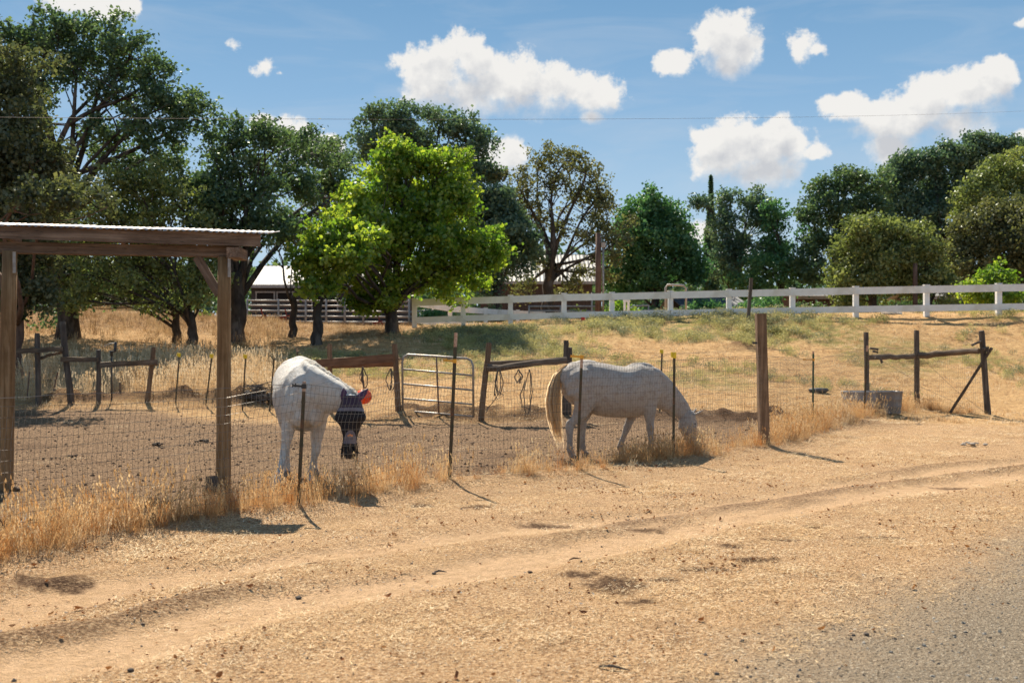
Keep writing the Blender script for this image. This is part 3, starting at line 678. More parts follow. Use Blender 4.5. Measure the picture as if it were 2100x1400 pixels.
    # fallen leaves
    def leaf(rd, L):
        vs = [(-L, 0, .5 * L), (-.4 * L, .45 * L, .5 * L), (.4 * L, .42 * L, .35 * L), (L, 0, .9 * L), (.4 * L, -.45 * L, .75 * L), (-.4 * L, -.4 * L, .8 * L), (0, 0, rd.uniform(0, .15) * L)]
        return vs, [(0, 6, 1), (1, 6, 2), (2, 6, 3), (3, 6, 4), (4, 6, 5), (5, 6, 0)], None
    M['l_red'] = m_grass('fallen_brown_leaf', (0.13, 0.045, 0.02), (0.26, 0.10, 0.035), (0.42, 0.19, 0.06), 0.2)
    M['l_pale'] = m_grass('bleached_leaf_chip', (0.55, 0.43, 0.30), (0.70, 0.58, 0.44), (0.80, 0.72, 0.60), 0.2)
    LF = [leaf(rd, 1.0) for i in range(4)]
    dens = lambda x, y: (1 - masks(x, y)['pad']) * (1 - masks(x, y)['road']) * (1 - .75 * masks(x, y)['track']) * np.clip(.22 + 3.4 * fbm(x, y, 1.3, 4, 23.), 0.04, 1)
    x, y = ground_pts(14000, 3.3, 15, 32, dens, 1.1)
    scatter('fallen_brown_leaves', P3(x, y, .004), zrot(len(x), .5), rs.uniform(.006, .017, len(x)) * (1 + .8 * (rs.rand(len(x)) < .1)), LF, [M['l_red']], 'reddish-brown fallen leaves scattered on the near verge', 'fallen leaves')
    x, y = ground_pts(9000, 3.3, 14, 32, dens, 1.1)
    scatter('bleached_leaf_chips', P3(x, y, .004), zrot(len(x), .5), rs.uniform(.005, .014, len(x)), LF, [M['l_pale']], 'bleached pale leaf chips scattered in the straw of the near verge', 'leaf litter')
build_grass()
# ---------------------------------------------------------------- horses
def m_horse(name, base, cool, dirt):
    m, g, b, out = mat_new(name); co = objco(g)
    a = g.add('ShaderNodeAttribute', attribute_name='pig_shade').outputs['Fac']
    n1 = g.noise(co, 2.6, 5.0, 0.65); n2 = g.noise(co, 16.0, 4.0, 0.65); n3 = g.noise(g.vmath('MULTIPLY', co, (1, 1, .35)), 160.0, 2.0, 0.7)
    col = g.mix(g.maprange(n1, 0.35, 0.7), base, cool)
    col = g.mix(g.maprange(n2, 0.48, 0.66, 0, 0.7), col, dirt)
    col = g.mix(g.maprange(n3, 0.3, 0.7, 0.0, 0.18), col, tuple(q * .55 for q in base))
    # small fleabitten flecks
    v = g.add('ShaderNodeTexVoronoi'); g.put(v.inputs['Vector'], co); v.inputs['Scale'].default_value = 13.0
    fl = g.math('MULTIPLY', g.math('LESS_THAN', v.outputs['Distance'], 0.10), g.math('GREATER_THAN', g.noise(co, 5.0), 0.53))
    col = g.mix(g.math('MULTIPLY', fl, 0.55), col, (0.13, 0.09, 0.08))
    col = g.mix(a, col, (0.055, 0.045, 0.045))
    g.put(b.inputs['Base Color'], col); b.inputs['Roughness'].default_value = 0.62; b.inputs['Specular IOR Level'].default_value = 0.35
    b.inputs['Sheen Weight'].default_value = 0.15; b.inputs['Sheen Roughness'].default_value = 0.4
    hh = g.math('ADD', g.math('MULTIPLY', n3, 0.5), g.math('MULTIPLY', g.noise(co, 7.0, 4.0, 0.55), 1.3))
    bump(g, b, hh, 0.85, 0.04)
    return m
M['horse_a'] = m_horse('grey_horse_coat', (0.50, 0.435, 0.375), (0.42, 0.38, 0.35), (0.30, 0.22, 0.165))
M['horse_b'] = m_horse('white_horse_coat', (0.72, 0.67, 0.60), (0.66, 0.64, 0.61), (0.52, 0.43, 0.34))
M['hoof'] = m_plain('hoof_horn', (0.09, 0.075, 0.06), (0.18, 0.15, 0.12), 20.0, 0.6, stretch=(1, 1, 6))
M['tail_hair'] = m_grass('cream_tail_hair', (0.80, 0.60, 0.38), (0.92, 0.78, 0.56), (0.97, 0.92, 0.80), 0.72)
M['mane_hair'] = m_grass('white_mane_hair', (0.58, 0.52, 0.44), (0.74, 0.69, 0.61), (0.84, 0.80, 0.74), 0.35)
M['eye'] = m_plain('horse_eye', (0.015, 0.01, 0.008), (0.02, 0.012, 0.01), 5.0, 0.1, spec=0.6)
HEADP = [(-.10,.060,.070,.000),(-.02,.085,.095,.005),(.10,.103,.120,.012),(.22,.112,.145,.030),(.34,.106,.152,.038),(.46,.084,.122,.026),(.60,.064,.094,.008),(.75,.058,.080,.0),(.88,.063,.075,.002),(.96,.058,.064,.0),(1.0,.040,.045,.0)]
class Head:
    def __init__(s, poll, muz, face, side, k=1.0):
        s.p = Vector(poll); s.q = Vector(muz); s.ax = (s.q - s.p); s.len = s.ax.length; s.ax.normalize()
        s.sv = Vector(side).normalized(); s.n = Vector(face); s.n = (s.n - s.ax * s.n.dot(s.ax)).normalized(); s.k = k
    def sec(s, t):
        P_ = HEADP; t = min(max(t, P_[0][0]), 1.0)
        for a, b in zip(P_[:-1], P_[1:]):
            if t <= b[0]:
                u = (t - a[0]) / (b[0] - a[0]); v = [a[i] + (b[i] - a[i]) * u for i in range(4)]; break
        c = s.p + s.ax * (t * s.len) - s.n * (v[3] * s.k)
        return c, v[1] * s.k, v[2] * s.k
    def surf(s, t, ang, off=0.0):
        """point on the head surface; ang 0 = face front, +90 = towards side"""
        c, hw, hh = s.sec(t); a = math.radians(ang)
        return c + s.n * (math.cos(a) * (hh + off)) + s.sv * (math.sin(a) * (hw + off))
def leg_fore(mb, x0, y0, top, foot, knee=None, k=1.0):
    """x0,y0 at elbow; foot (x,y) on the ground; returns hoof frame"""
    fx, fy = foot; kx = knee if knee is not None else (x0 * .55 + fx * .45)
    E = Vector((x0, y0, .78)); K = Vector((kx, y0 * .6 + fy * .4, .42)); Ft = Vector((fx - .02, fy, .13))
    if knee is None: K = E.lerp(Ft, .55)
    L = lambda a, b, t: a.lerp(b, t)
    mb.loft([(E + Vector((.04, -.02 * (1 if y0 > 0 else -1), .30)), .05, .10), (E + Vector((.03, 0, .17)), .085 * k, .15 * k), (E, .078 * k, .115 * k), (L(E, K, .35), .066 * k, .088 * k), (L(E, K, .75), .046 * k, .055 * k),
             (L(E, K, .93), .047 * k, .053 * k), (K, .048 * k, .055 * k), (L(K, Ft, .15), .040 * k, .046 * k), (L(K, Ft, .4), .031 * k, .038 * k), (L(K, Ft, .75), .031 * k, .040 * k), (Ft, .038 * k, .045 * k), (Vector((fx + .01, fy, .075)), .034 * k, .038 * k), (Vector((fx + .025, fy, .035)), .040 * k, .045 * k)], 16)
    return (fx + .03, fy)
def leg_hind(mb, x0, y0, foot, hock=None, k=1.0, stifle=None):
    fx, fy = foot; H = Vector(hock) if hock else Vector((fx - .04, fy, .47)); Ft = Vector((fx - .01, fy, .14))
    St = Vector(stifle) if stifle else Vector((x0 + .10, y0 * 1.02, .80))
    mb.loft([(Vector((x0 + .02, y0 * .75, 1.30)), .06, .12), (Vector((x0, y0 * .85, 1.15)), .12 * k, .20 * k), (Vector((x0 + .02, y0, .98)), .125 * k, .215 * k), (St + Vector((-.02, 0, .03)), .098 * k, .165 * k),
             (St.lerp(H, .38) , .070 * k, .105 * k), (St.lerp(H, .70), .046 * k, .066 * k), (H + Vector((.0, 0, .05)), .040 * k, .058 * k), (H, .043 * k, .062 * k), (H.lerp(Ft, .2), .037 * k, .050 * k),
             (H.lerp(Ft, .5), .031 * k, .042 * k), (H.lerp(Ft, .85), .032 * k, .042 * k), (Ft, .039 * k, .047 * k), (Vector((fx + .015, fy, .08)), .035 * k, .039 * k), (Vector((fx + .03, fy, .035)), .042 * k, .047 * k)], 16)
    return (fx + .035, fy)
def ear(mb, base, tip, w, d, side):
    b = Vector(base); t = Vector(tip)
    mb.loft([(b.lerp(t, -.25), w * .6, d, side), (b, w * .8, d, side), (b.lerp(t, .35), w, d * .8, side), (b.lerp(t, .7), w * .7, d * .6, side), (t, w * .12, d * .3, side)], 12)
def fuse(mb, name, voxel, smooth=4):
    me = mb.mesh(name + '_raw'); o = bpy.data.objects.new(name + '_raw', me); COL.objects.link(o)
    rm = o.modifiers.new('r', 'REMESH'); rm.mode = 'VOXEL'; rm.voxel_size = voxel
    sm = o.modifiers.new('s', 'SMOOTH'); sm.factor = 0.5; sm.iterations = smooth
    bpy.context.view_layer.update()
    dg = bpy.context.evaluated_depsgraph_get(); me2 = bpy.data.meshes.new_from_object(o.evaluated_get(dg)); me2.name = name
    bpy.data.objects.remove(o); bpy.data.meshes.remove(me); me2.shade_smooth(); return me2
def hoofs(root, feet, zoff=0.0):
    for i, (x, y) in enumerate(feet):
        mb = MB(); mb.loft([((x - .008, y, .062), .042, .044), ((x, y, .045), .050, .054), ((x + .012, y, .0), .060, .068), ((x + .012, y, -.012), .058, .066)], 16, (0, 1, 0))
        mb.build('hoof', M['hoof'], root, True)
def hair(mb, pts, w, rd, n=3):
    """one flat lock following pts"""
    m = len(pts); vs = []
    side = Vector((rd.gauss(0, 1), rd.gauss(0, 1), rd.gauss(0, .3))).normalized()
    for i, p in enumerate(pts):
        ww = w * (1 - (i / (m - 1)) ** 2 * .85); vs += [Vector(p) - side * ww, Vector(p) + side * ww]
    mb.add(vs, [(2 * i, 2 * i + 1, 2 * i + 3, 2 * i + 2) for i in range(m - 1)])

def build_horse_a():
    mb = MB()
    mb.loft([((-.70, 0, 1.06), .10, .14), ((-.66, 0, 1.08), .19, .24), ((-.55, 0, 1.09), .255, .31), ((-.40, 0, 1.09), .285, .335), ((-.25, 0, 1.05), .285, .365), ((-.08, 0, .995), .30, .39),
             ((.10, 0, .965), .325, .385), ((.28, 0, .955), .325, .38), ((.42, 0, .97), .295, .38), ((.54, 0, .995), .255, .39), ((.64, 0, 1.00), .22, .33), ((.73, 0, .96), .175, .25), ((.79, 0, .93), .10, .15)], 28)
    mb.loft([((.40, 0, 1.10), .09, .20), ((.55, 0, 1.08), .155, .30), ((.70, 0, 1.03), .155, .295), ((.84, 0, .95), .125, .255), ((.97, 0, .86), .100, .215), ((1.09, 0, .765), .088, .175), ((1.20, 0, .665), .080, .14), ((1.28, 0, .58), .07, .10)], 22)
    hd = Head((1.295, -.02, .61), (1.345, -.06, .075), (1, 0, .1), (0, 1, 0), 1.0)
    mb.loft([(c, a, b, hd.sv) for c, a, b in (hd.sec(p[0]) for p in HEADP)], 20)
    ear(mb, hd.surf(0.02, -38), hd.surf(0.02, -38) + Vector((.13, -.03, .075)), .030, .022, (0, 1, .1))
    ear(mb, hd.surf(0.02, 38), hd.surf(0.02, 38) + Vector((.115, .05, .095)), .030, .022, (0, 1, .1))
    ft = [leg_fore(mb, .60, -.15, 0, (.66, -.14), k=1.12), leg_fore(mb, .52, .15, 0, (.27, .14), k=1.12), leg_hind(mb, -.47, -.17, (-.615, -.15), (-.635, -.16, .46), k=1.1), leg_hind(mb, -.42, .16, (-.33, .13), (-.335, .14, .47), stifle=(-.24, .16, .80), k=1.1)]
    # muscles: haunch, shoulder, withers, buttock
    def ell(c, r, rot=0.0):
        n = 10; secs = []
        for i in range(1, n):
            a = math.pi * i / n; secs.append(((c[0] - math.cos(a) * r[0] * math.cos(rot), c[1], c[2] - math.cos(a) * r[0] * math.sin(rot)), max(.004, r[1] * math.sin(a)), max(.004, r[2] * math.sin(a))))
        mb.loft(secs, 14)
    for s in (-1, 1):
        ell((-.44, s * .15, 1.09), (.27, .155, .25), .2); ell((.52, s * .155, .98), (.23, .10, .28), .9); ell((.10, s * .12, .97), (.40, .205, .28))
        ell((-.36, s * .105, 1.33), (.12, .07, .06), .2)
    ell((.52, 0, 1.29), (.24, .07, .11)); ell((-.33, 0, 1.34), (.22, .12, .10))
    me = fuse(mb, 'white_horse', .0135, 5)
    co = np.empty(len(me.vertices) * 3, np.float32); me.vertices.foreach_get('co', co); co = co.reshape(-1, 3)
    pig_shade = np.zeros(len(co)); mz = np.array(hd.q); d = np.linalg.norm(co - mz, axis=1); pig_shade = np.maximum(pig_shade, .75 * sstep(.17, .05, d))
    d = np.linalg.norm((co - np.array([-.22, 0, .78])) / np.array([.17, .20, .13]), axis=1); pig_shade = np.maximum(pig_shade, .95 * sstep(1.15, .6, d))  # groin patch: dark skin, with the shade under the flank painted in
    pig_shade = np.maximum(pig_shade, .35 * sstep(.42, .1, co[:, 2]) * (co[:, 0] < .8)); pig_shade = np.maximum(pig_shade, .8 * sstep(.10, .05, co[:, 2]) * (co[:, 0] < -.2) * (co[:, 1] > 0))
    fattr(me, 'pig_shade', pig_shade)
    x0, y0 = 1.40, 14.65
    root = empty('white_horse', (x0, y0, tz(x0, y0) + .005), R(15), 'dusty white horse grazing side-on behind the wire fence, long cream tail towards the shelter', 'horse')
    link('body', me, M['horse_a'], root)
    hoofs(root, ft)
    rd = random.Random(3); tl = MB()
    for i in range(230):
        a = rd.uniform(0, 6.28); r = rd.random() ** .5; oy = .055 * r * math.sin(a); ox = .062 * r * math.cos(a)
        L = rd.uniform(.75, 1.0); zb = 1.32 - 1.17 * L
        pts = [(-.60 + ox * .3, oy * .4, 1.355 + ox * .3), (-.68 + ox * .6, oy * .8, 1.33 + ox * .5), (-.765 + ox, oy * 1.1, 1.22), (-.815 + ox * 1.5, oy * 1.5, 1.05), (-.835 + ox * 1.9, oy * 1.9, .85), (-.82 + ox * 1.8, oy * 1.9, .62), (-.785 + ox * 1.5, oy * 1.6, max(.42, zb + .12)), (-.735 + ox * 1.0 + rd.gauss(0, .012), oy * 1.1 + rd.gauss(0, .01), zb)]
        hair(tl, pts, rd.uniform(.006, .012), rd)
    tl.tube([(-.55, 0, 1.33), (-.66, 0, 1.335), (-.74, 0, 1.26), (-.775, 0, 1.17)], [.05, .045, .035, .012], 10)
    tl.build('tail', M['tail_hair'], root)
    mn = MB()
    cr = [((.56, 0, 1.375)), ((.70, 0, 1.325)), ((.84, 0, 1.19)), ((.99, 0, 1.04)), ((1.13, 0, .90)), ((1.24, 0, .77)), ((1.31, 0, .68))]
    for i in range(240):
        t = rd.random() * (len(cr) - 1.001); j = int(t); p = Vector(cr[j]).lerp(Vector(cr[j + 1]), t - j); L = rd.uniform(.08, .17)
        hair(mn, [p + Vector((-.01, rd.gauss(0, .01), -.02)), p + Vector((.008, .03, .008)), p + Vector((.012, .08, -L * .4)), p + Vector((.01, .10 + rd.gauss(0, .01), -L))], .006, rd)
    mn.build('mane', M['mane_hair'], root)
    for s in (-1, 1):
        e = MB(); c = hd.surf(.26, s * 58, -.008)
        e.loft([(c + Vector((0, 0, -.018)), .004, .005), (c + Vector((0, 0, -.01)), .012, .015), (c, .015, .019), (c + Vector((0, 0, .01)), .012, .015), (c + Vector((0, 0, .018)), .004, .005)], 10); e.build('eye', M['eye'], root, True)

M['mask_black'] = m_plain('fly_mask_black_mesh', (0.008, 0.007, 0.010), (0.02, 0.018, 0.022), 60.0, 0.75)
M['mask_purple'] = m_plain('fly_mask_purple_fabric', (0.085, 0.03, 0.08), (0.06, 0.022, 0.06), 20.0, 0.55, spec=0.4)
M['mask_violet'] = m_plain('fly_mask_violet_band', (0.042, 0.016, 0.036), (0.028, 0.011, 0.024), 20.0, 0.5, spec=0.4)
M['mask_grey'] = m_plain('fly_mask_grey_trim', (0.14, 0.12, 0.14), (0.19, 0.17, 0.19), 20.0, 0.7)
M['emblem'] = m_plain('orange_emblem', (0.75, 0.30, 0.12), (0.7, 0.26, 0.1), 9.0, 0.6)
def build_horse_b():
    mb = MB()
    # forward = towards the camera, +y = image right
    mb.loft([((-.78, 0, 1.12), .10, .14), ((-.73, 0, 1.14), .20, .24), ((-.62, 0, 1.16), .30, .31), ((-.46, 0, 1.165), .335, .345), ((-.28, 0, 1.13), .335, .36), ((-.10, 0, 1.08), .345, .39),
             ((.10, 0, 1.03), .36, .395), ((.28, .0, 1.015), .35, .39), ((.44, .0, 1.03), .32, .395), ((.56, .0, 1.04), .285, .40), ((.66, .0, 1.01), .24, .34), ((.76, .0, .96), .20, .26), ((.83, .0, .93), .12, .16)], 28)
    sd = Vector((.16, .987, 0))
    mb.loft([((.38, 0, 1.20), .11, .20, sd), ((.52, .02, 1.18), .17, .28, sd), ((.66, .08, 1.15), .165, .28, sd), ((.79, .17, 1.11), .140, .25, sd), ((.91, .27, 1.08), .120, .21, sd), ((1.01, .36, 1.06), .105, .175, sd), ((1.09, .42, 1.03), .095, .14, sd), ((1.13, .45, 1.0), .08, .10, sd)], 22)
    side = Vector((.2756, .9613, 0)); face = Vector((.9613, -.2756, .15))
    hd = Head((1.15, .455, 1.035), (1.215, .425, .385), face, side, 1.03)
    mb.loft([(c, a, b, hd.sv) for c, a, b in (hd.sec(p[0]) for p in HEADP)], 20)
    feet = [leg_fore(mb, .60, -.185, 0, (.80, -.33), knee=.64, k=1.16), leg_fore(mb, .58, .155, 0, (.50, .06), knee=.55, k=1.16), leg_hind(mb, -.52, -.19, (-.50, -.15), k=1.1), leg_hind(mb, -.50, .19, (-.66, .20), (-.72, .20, .48), k=1.1)]
    def ell(c, r, rot=0.0):
        n = 10; secs = []
        for i in range(1, n):
            a = math.pi * i / n; secs.append(((c[0] - math.cos(a) * r[0] * math.cos(rot), c[1], c[2] - math.cos(a) * r[0] * math.sin(rot)), max(.004, r[1] * math.sin(a)), max(.004, r[2] * math.sin(a))))
        mb.loft(secs, 14)
    for s in (-1, 1):
        ell((-.50, s * .155, 1.16), (.28, .165, .26), .2); ell((.56, s * .165, 1.00), (.25, .115, .30), 1.0); ell((.10, s * .12, 1.0), (.42, .22, .30)); ell((.74, s * .095, .86), (.10, .095, .15))
        ell((-.38, s * .13, 1.41), (.13, .09, .06), .1)
    ell((.48, .0, 1.37), (.26, .07, .11)); ell((-.40, 0, 1.42), (.24, .13, .10))
    me = fuse(mb, 'white_horse', .0135, 5)
    co = np.empty(len(me.vertices) * 3, np.float32); me.vertices.foreach_get('co', co); co = co.reshape(-1, 3)
    d = np.linalg.norm(co - np.array(hd.q), axis=1); pig_shade = .9 * sstep(.22, .06, d); pig_shade = np.maximum(pig_shade, .25 * sstep(.35, .05, co[:, 2]))
    fattr(me, 'pig_shade', pig_shade)
    x0, y0 = -2.55, 12.1
    root = empty('white_horse', (x0, y0, tz(x0, y0)), R(-74), 'bright white horse facing the road with head lowered in a black and purple fly mask', 'horse')
    link('body', me, M['horse_b'], root); hoofs(root, feet)
    rd = random.Random(4); mn = MB()
    cr = [(.50, .0, 1.49), (.64, .07, 1.45), (.78, .16, 1.375), (.90, .26, 1.30), (1.01, .36, 1.225), (1.10, .43, 1.165), (1.15, .46, 1.13)]
    for i in range(520):
        t = rd.random() * (len(cr) - 1.001); j = int(t); p = Vector(cr[j]).lerp(Vector(cr[j + 1]), t - j) + Vector((rd.gauss(0, .01), rd.gauss(0, .012), -.015)); L = rd.uniform(.05, .12) * (.6 + t * .12)
        sgn = 1 if rd.random() < .85 else -.6
        hair(mn, [p, p + Vector((.012, .025 * sgn, .016)), p + Vector((.02, .055 * sgn, -.2 * L)), p + Vector((.03 + rd.gauss(0, .01), (.075 + rd.gauss(0, .01)) * sgn, -L))], .0055, rd)
    mn.build('mane', M['mane_hair'], root)
    tl = MB()
    for i in range(90):
        a = rd.uniform(0, 6.28); r = rd.random() ** .5 * .045; oy = r * math.sin(a); ox = r * math.cos(a); zb = rd.uniform(.72, .85)
        hair(tl, [(-.72, oy * .4, 1.38), (-.82 + ox, oy, 1.28), (-.87 + ox, oy * 1.5, 1.0), (-.86 + ox, oy * 1.5, .88), (-.85 + ox, oy * 1.2, zb)], .009, rd)
    tl.tube([(-.66, 0, 1.37), (-.78, 0, 1.35), (-.84, 0, 1.2), (-.85, 0, 1.0)], [.05, .045, .035, .015], 8)
    tl.build('tail', M['tail_hair'], root)
    for s in (-1, 1):
        nn = MB(); c = hd.surf(.93, s * 35, -.006); nn.tube([c - hd.ax * .02, c - hd.ax * .008, c + hd.ax * .008, c + hd.ax * .02], [.003, .010, .010, .003], 8); nn.build('nostril', M['eye'], root, True)
    # fly mask
    def shell(t0, t1, off, n=9, a0=-180, a1=180, na=32, bul=None):
        q = MB(); vs = []
        for i in range(n + 1):
            t = t0 + (t1 - t0) * i / n
            for k in range(na + 1):
                a = a0 + (a1 - a0) * k / na; o = off
                if bul: o += bul(t, a)
                vs.append(hd.surf(t, a, o))
        q.add(vs, [(i * (na + 1) + k, i * (na + 1) + k + 1, (i + 1) * (na + 1) + k + 1, (i + 1) * (na + 1) + k) for i in range(n) for k in range(na)])
        return q
    def bul(t, a):
        e = math.exp(-((t - .30) / .11) ** 2) * math.exp(-((abs(a) - 66) / 32) ** 2) * .062
        return e + .006 * math.exp(-((t - .5) / .1) ** 2)
    fm = shell(.155, .735, .014, 16, bul=bul).build('fly_mask', M['mask_black'], root, True)
    shell(-.07, .165, .019, 7, bul=bul).build('brow_panel', M['mask_violet'], fm, True)
    shell(.135, .195, .0215, 3, bul=lambda t, a: bul(t, a) + 0.003, a0=-115, a1=115).build('grey_trim', M['mask_grey'], fm, True)
    # grey nose patch with small orange emblem, widest at its foot
    q = MB(); vs = []; n = 10; na = 12
    for i in range(n + 1):
        t = .52 + .225 * i / n; half = 62 * math.sqrt(min(1, (i + .3) / n)); 
        for k in range(na + 1): vs.append(hd.surf(t, 14 + (-half + 2 * half * k / na), .0225))
    q.add(vs, [(i * (na + 1) + k, i * (na + 1) + k + 1, (i + 1) * (na + 1) + k + 1, (i + 1) * (na + 1) + k) for i in range(n) for k in range(na)])
    q.build('nose_panel', M['mask_grey'], fm, True)
    q = MB(); c0 = (.595, 12)
    for dx, dt in ((0, 0), (13, .012), (-11, .014)):
        ring = [hd.surf(c0[0] + dt + .017 * math.sin(a * .7854), c0[1] + dx + 8 * math.cos(a * .7854), .025) for a in range(8)]; q.add(ring, [tuple(range(8))])
    q.build('emblem', M['emblem'], fm)
    q = MB()
    for k in range(7):      # small dark lettering line, too small to read
        a = -10 + k * 6.5; q.add([hd.surf(.650, a, .0252), hd.surf(.650, a + 4, .0252), hd.surf(.663, a + 4, .0252), hd.surf(.663, a, .0252)], [(0, 1, 2, 3)])
    q.build('lettering', M['black'], fm)
    q = MB()
    for k in range(110):    # nose fringe
        a = rd.uniform(-120, 120); t1 = rd.uniform(.93, 1.02); o = .020 + rd.uniform(0, .012)
        pts = [hd.surf(.72, a, .016), hd.surf(.80, a + rd.gauss(0, 2), .024), hd.surf(.90, a + rd.gauss(0, 4), o), hd.surf(.955, a + rd.gauss(0, 5), o) + hd.ax * (t1 - .93) * .6]
        hair(q, pts, .0045, rd)
    q.build('nose_fringe', M['mask_black'], fm)
    # ear covers
    for s, tip in ((-1, Vector((-.005, -.005, .135))), (1, Vector((-.02, .125, .125)))):
        e = MB(); b = hd.surf(.0, s * 62, -.01); ear(e, b, b + tip, .043, .026, hd.sv + Vector((0, 0, -.5 * (s > 0))))
        e.build('ear_cover', M['mask_purple'], fm, True)
        e = MB(); c = hd.surf(.28, s * 60, -.006); e.tube([c - hd.ax * .016, c - hd.ax * .008, c + hd.ax * .008, c + hd.ax * .016], [.004, .016, .016, .004], 8); e.build('eye', M['eye'], root, True)
build_horse_a(); build_horse_b()
# ---------------------------------------------------------------- fences, shelter, barns and small things
rr = random.Random(21)
M['darklog'] = m_plain('dark_log_bark', (0.02, 0.015, 0.012), (0.05, 0.035, 0.028), 14.0, .95, bs=.7)
def gz(px, d): return P(px, HY, d).x
def gpos(px, d, dz=0.0):
    x = (px - 1050) * d / F; return Vector((x, d, tz(x, d) + dz))
def wpost(name, px, d, tpx, tpy, r, mat, parent, square=False, n=10, sink=.15, jit=.05):
    """wood post from the ground to a photo point at the same distance; local coordinates at its foot"""
    b = gpos(px, d); t = P(tpx, tpy, d) - b; mb = MB()
    pts = [t * k for k in (-sink / max(t.length, .1), .02, .2, .4, .6, .8, .97, 1.0)]
    if square: mb.beam(pts[0], pts[-1], r * 2, r * 2, (0, 1, 0), .003, 6, rr)
    else:
        pts = [p + Vector((rr.uniform(-1, 1), rr.uniform(-1, 1), 0)) * r * .08 for p in pts]
        mb.tube(pts, [r * k for k in (1.05, 1.05, 1.0, .98, .97, .95, .94, .85)], n, True, jit, rr)
    o = mb.build(name, mat, parent); o.location = b; return o, b, b + t
def rail(name, a, b, w, h, mat, parent, rough=.006, round_=False):
    """rail as its own object with its long side on local X"""
    a = Vector(a); b = Vector(b); d = b - a; L = d.length; mb = MB()
    if round_:
        n = 7; mb.tube([(L * i / n, rr.uniform(-1, 1) * w * .10, rr.uniform(-1, 1) * w * .14) for i in range(n + 1)], [w / 2 * rr.uniform(.88, 1.08) for _ in range(n + 1)], 9, True, .06, rr)
    else: mb.beam((0, 0, 0), (L, 0, 0), w, h, (0, 0, 1), rough, 7 if rough else 1, rr)
    o = mb.build(name, mat, parent); o.location = a; o.rotation_mode = 'QUATERNION'
    o.rotation_quaternion = d.to_track_quat('X', 'Z'); return o
def tpost(px, d, tpx, tpy, parent, mat=None, tip=0.0, cap=None, arm=None, studs=True, k=1.0, az=None):
    """steel T-post: flange, stem, studs, optional pale tip, plastic cap and insulator arm as sub-parts"""
    b = gpos(px, d); t = P(tpx, tpy, d) - b; L = t.length; mb = MB(); w = .036 * k
    mb.box((0, 0, L / 2 - .05), (w, .005, L + .1 - tip)) if not tip else mb.box((0, 0, (L - tip) / 2 - .05), (w, .005, L - tip + .1))
    hs = L - tip
    mb.box((0, .0195, hs / 2 - .05), (.005, .033, hs + .1))
    if studs:
        z = .12
        while z < hs - .04: mb.box((0, -.0065, z), (.013, .008, .022)); z += .055
    o = mb.build('t_post', mat or M['tpost'], parent); o.location = b; o.rotation_mode = 'QUATERNION'; o.rotation_quaternion = Vector((0, 0, 1)).rotation_difference(t.normalized())
    if tip:
        q = MB(); q.box((0, 0, L - tip / 2), (w, .0055, tip)); q.box((0, .0195, L - tip / 2), (.0055, .033, tip)); q.build('painted_tip', M['ttop'], o)
    if cap:
        q = MB(); q.box((0, 0, L - .03), (.050, .044, .085)); q.box((-.036, -.004, L - .022), (.024, .030, .075)); q.box((-.010, -.028, L - .03), (.022, .014, .06)); q.build('yellow_cap', M[cap], o)
    if arm:
        z, mt, ln = arm; q = MB(); q.box((0, -.004, z), (.046, .03, .045)); q.beam((-.02, 0, z), (-ln, 0, z + .004), .016, .022); q.beam((-ln + .03, 0, z - .012), (-ln + .03, 0, z + .028), .014, .012); q.beam((-ln, 0, z - .016), (-ln, 0, z + .024), .014, .012); q.build('insulator', M[mt], o)
    return o, b, b + t

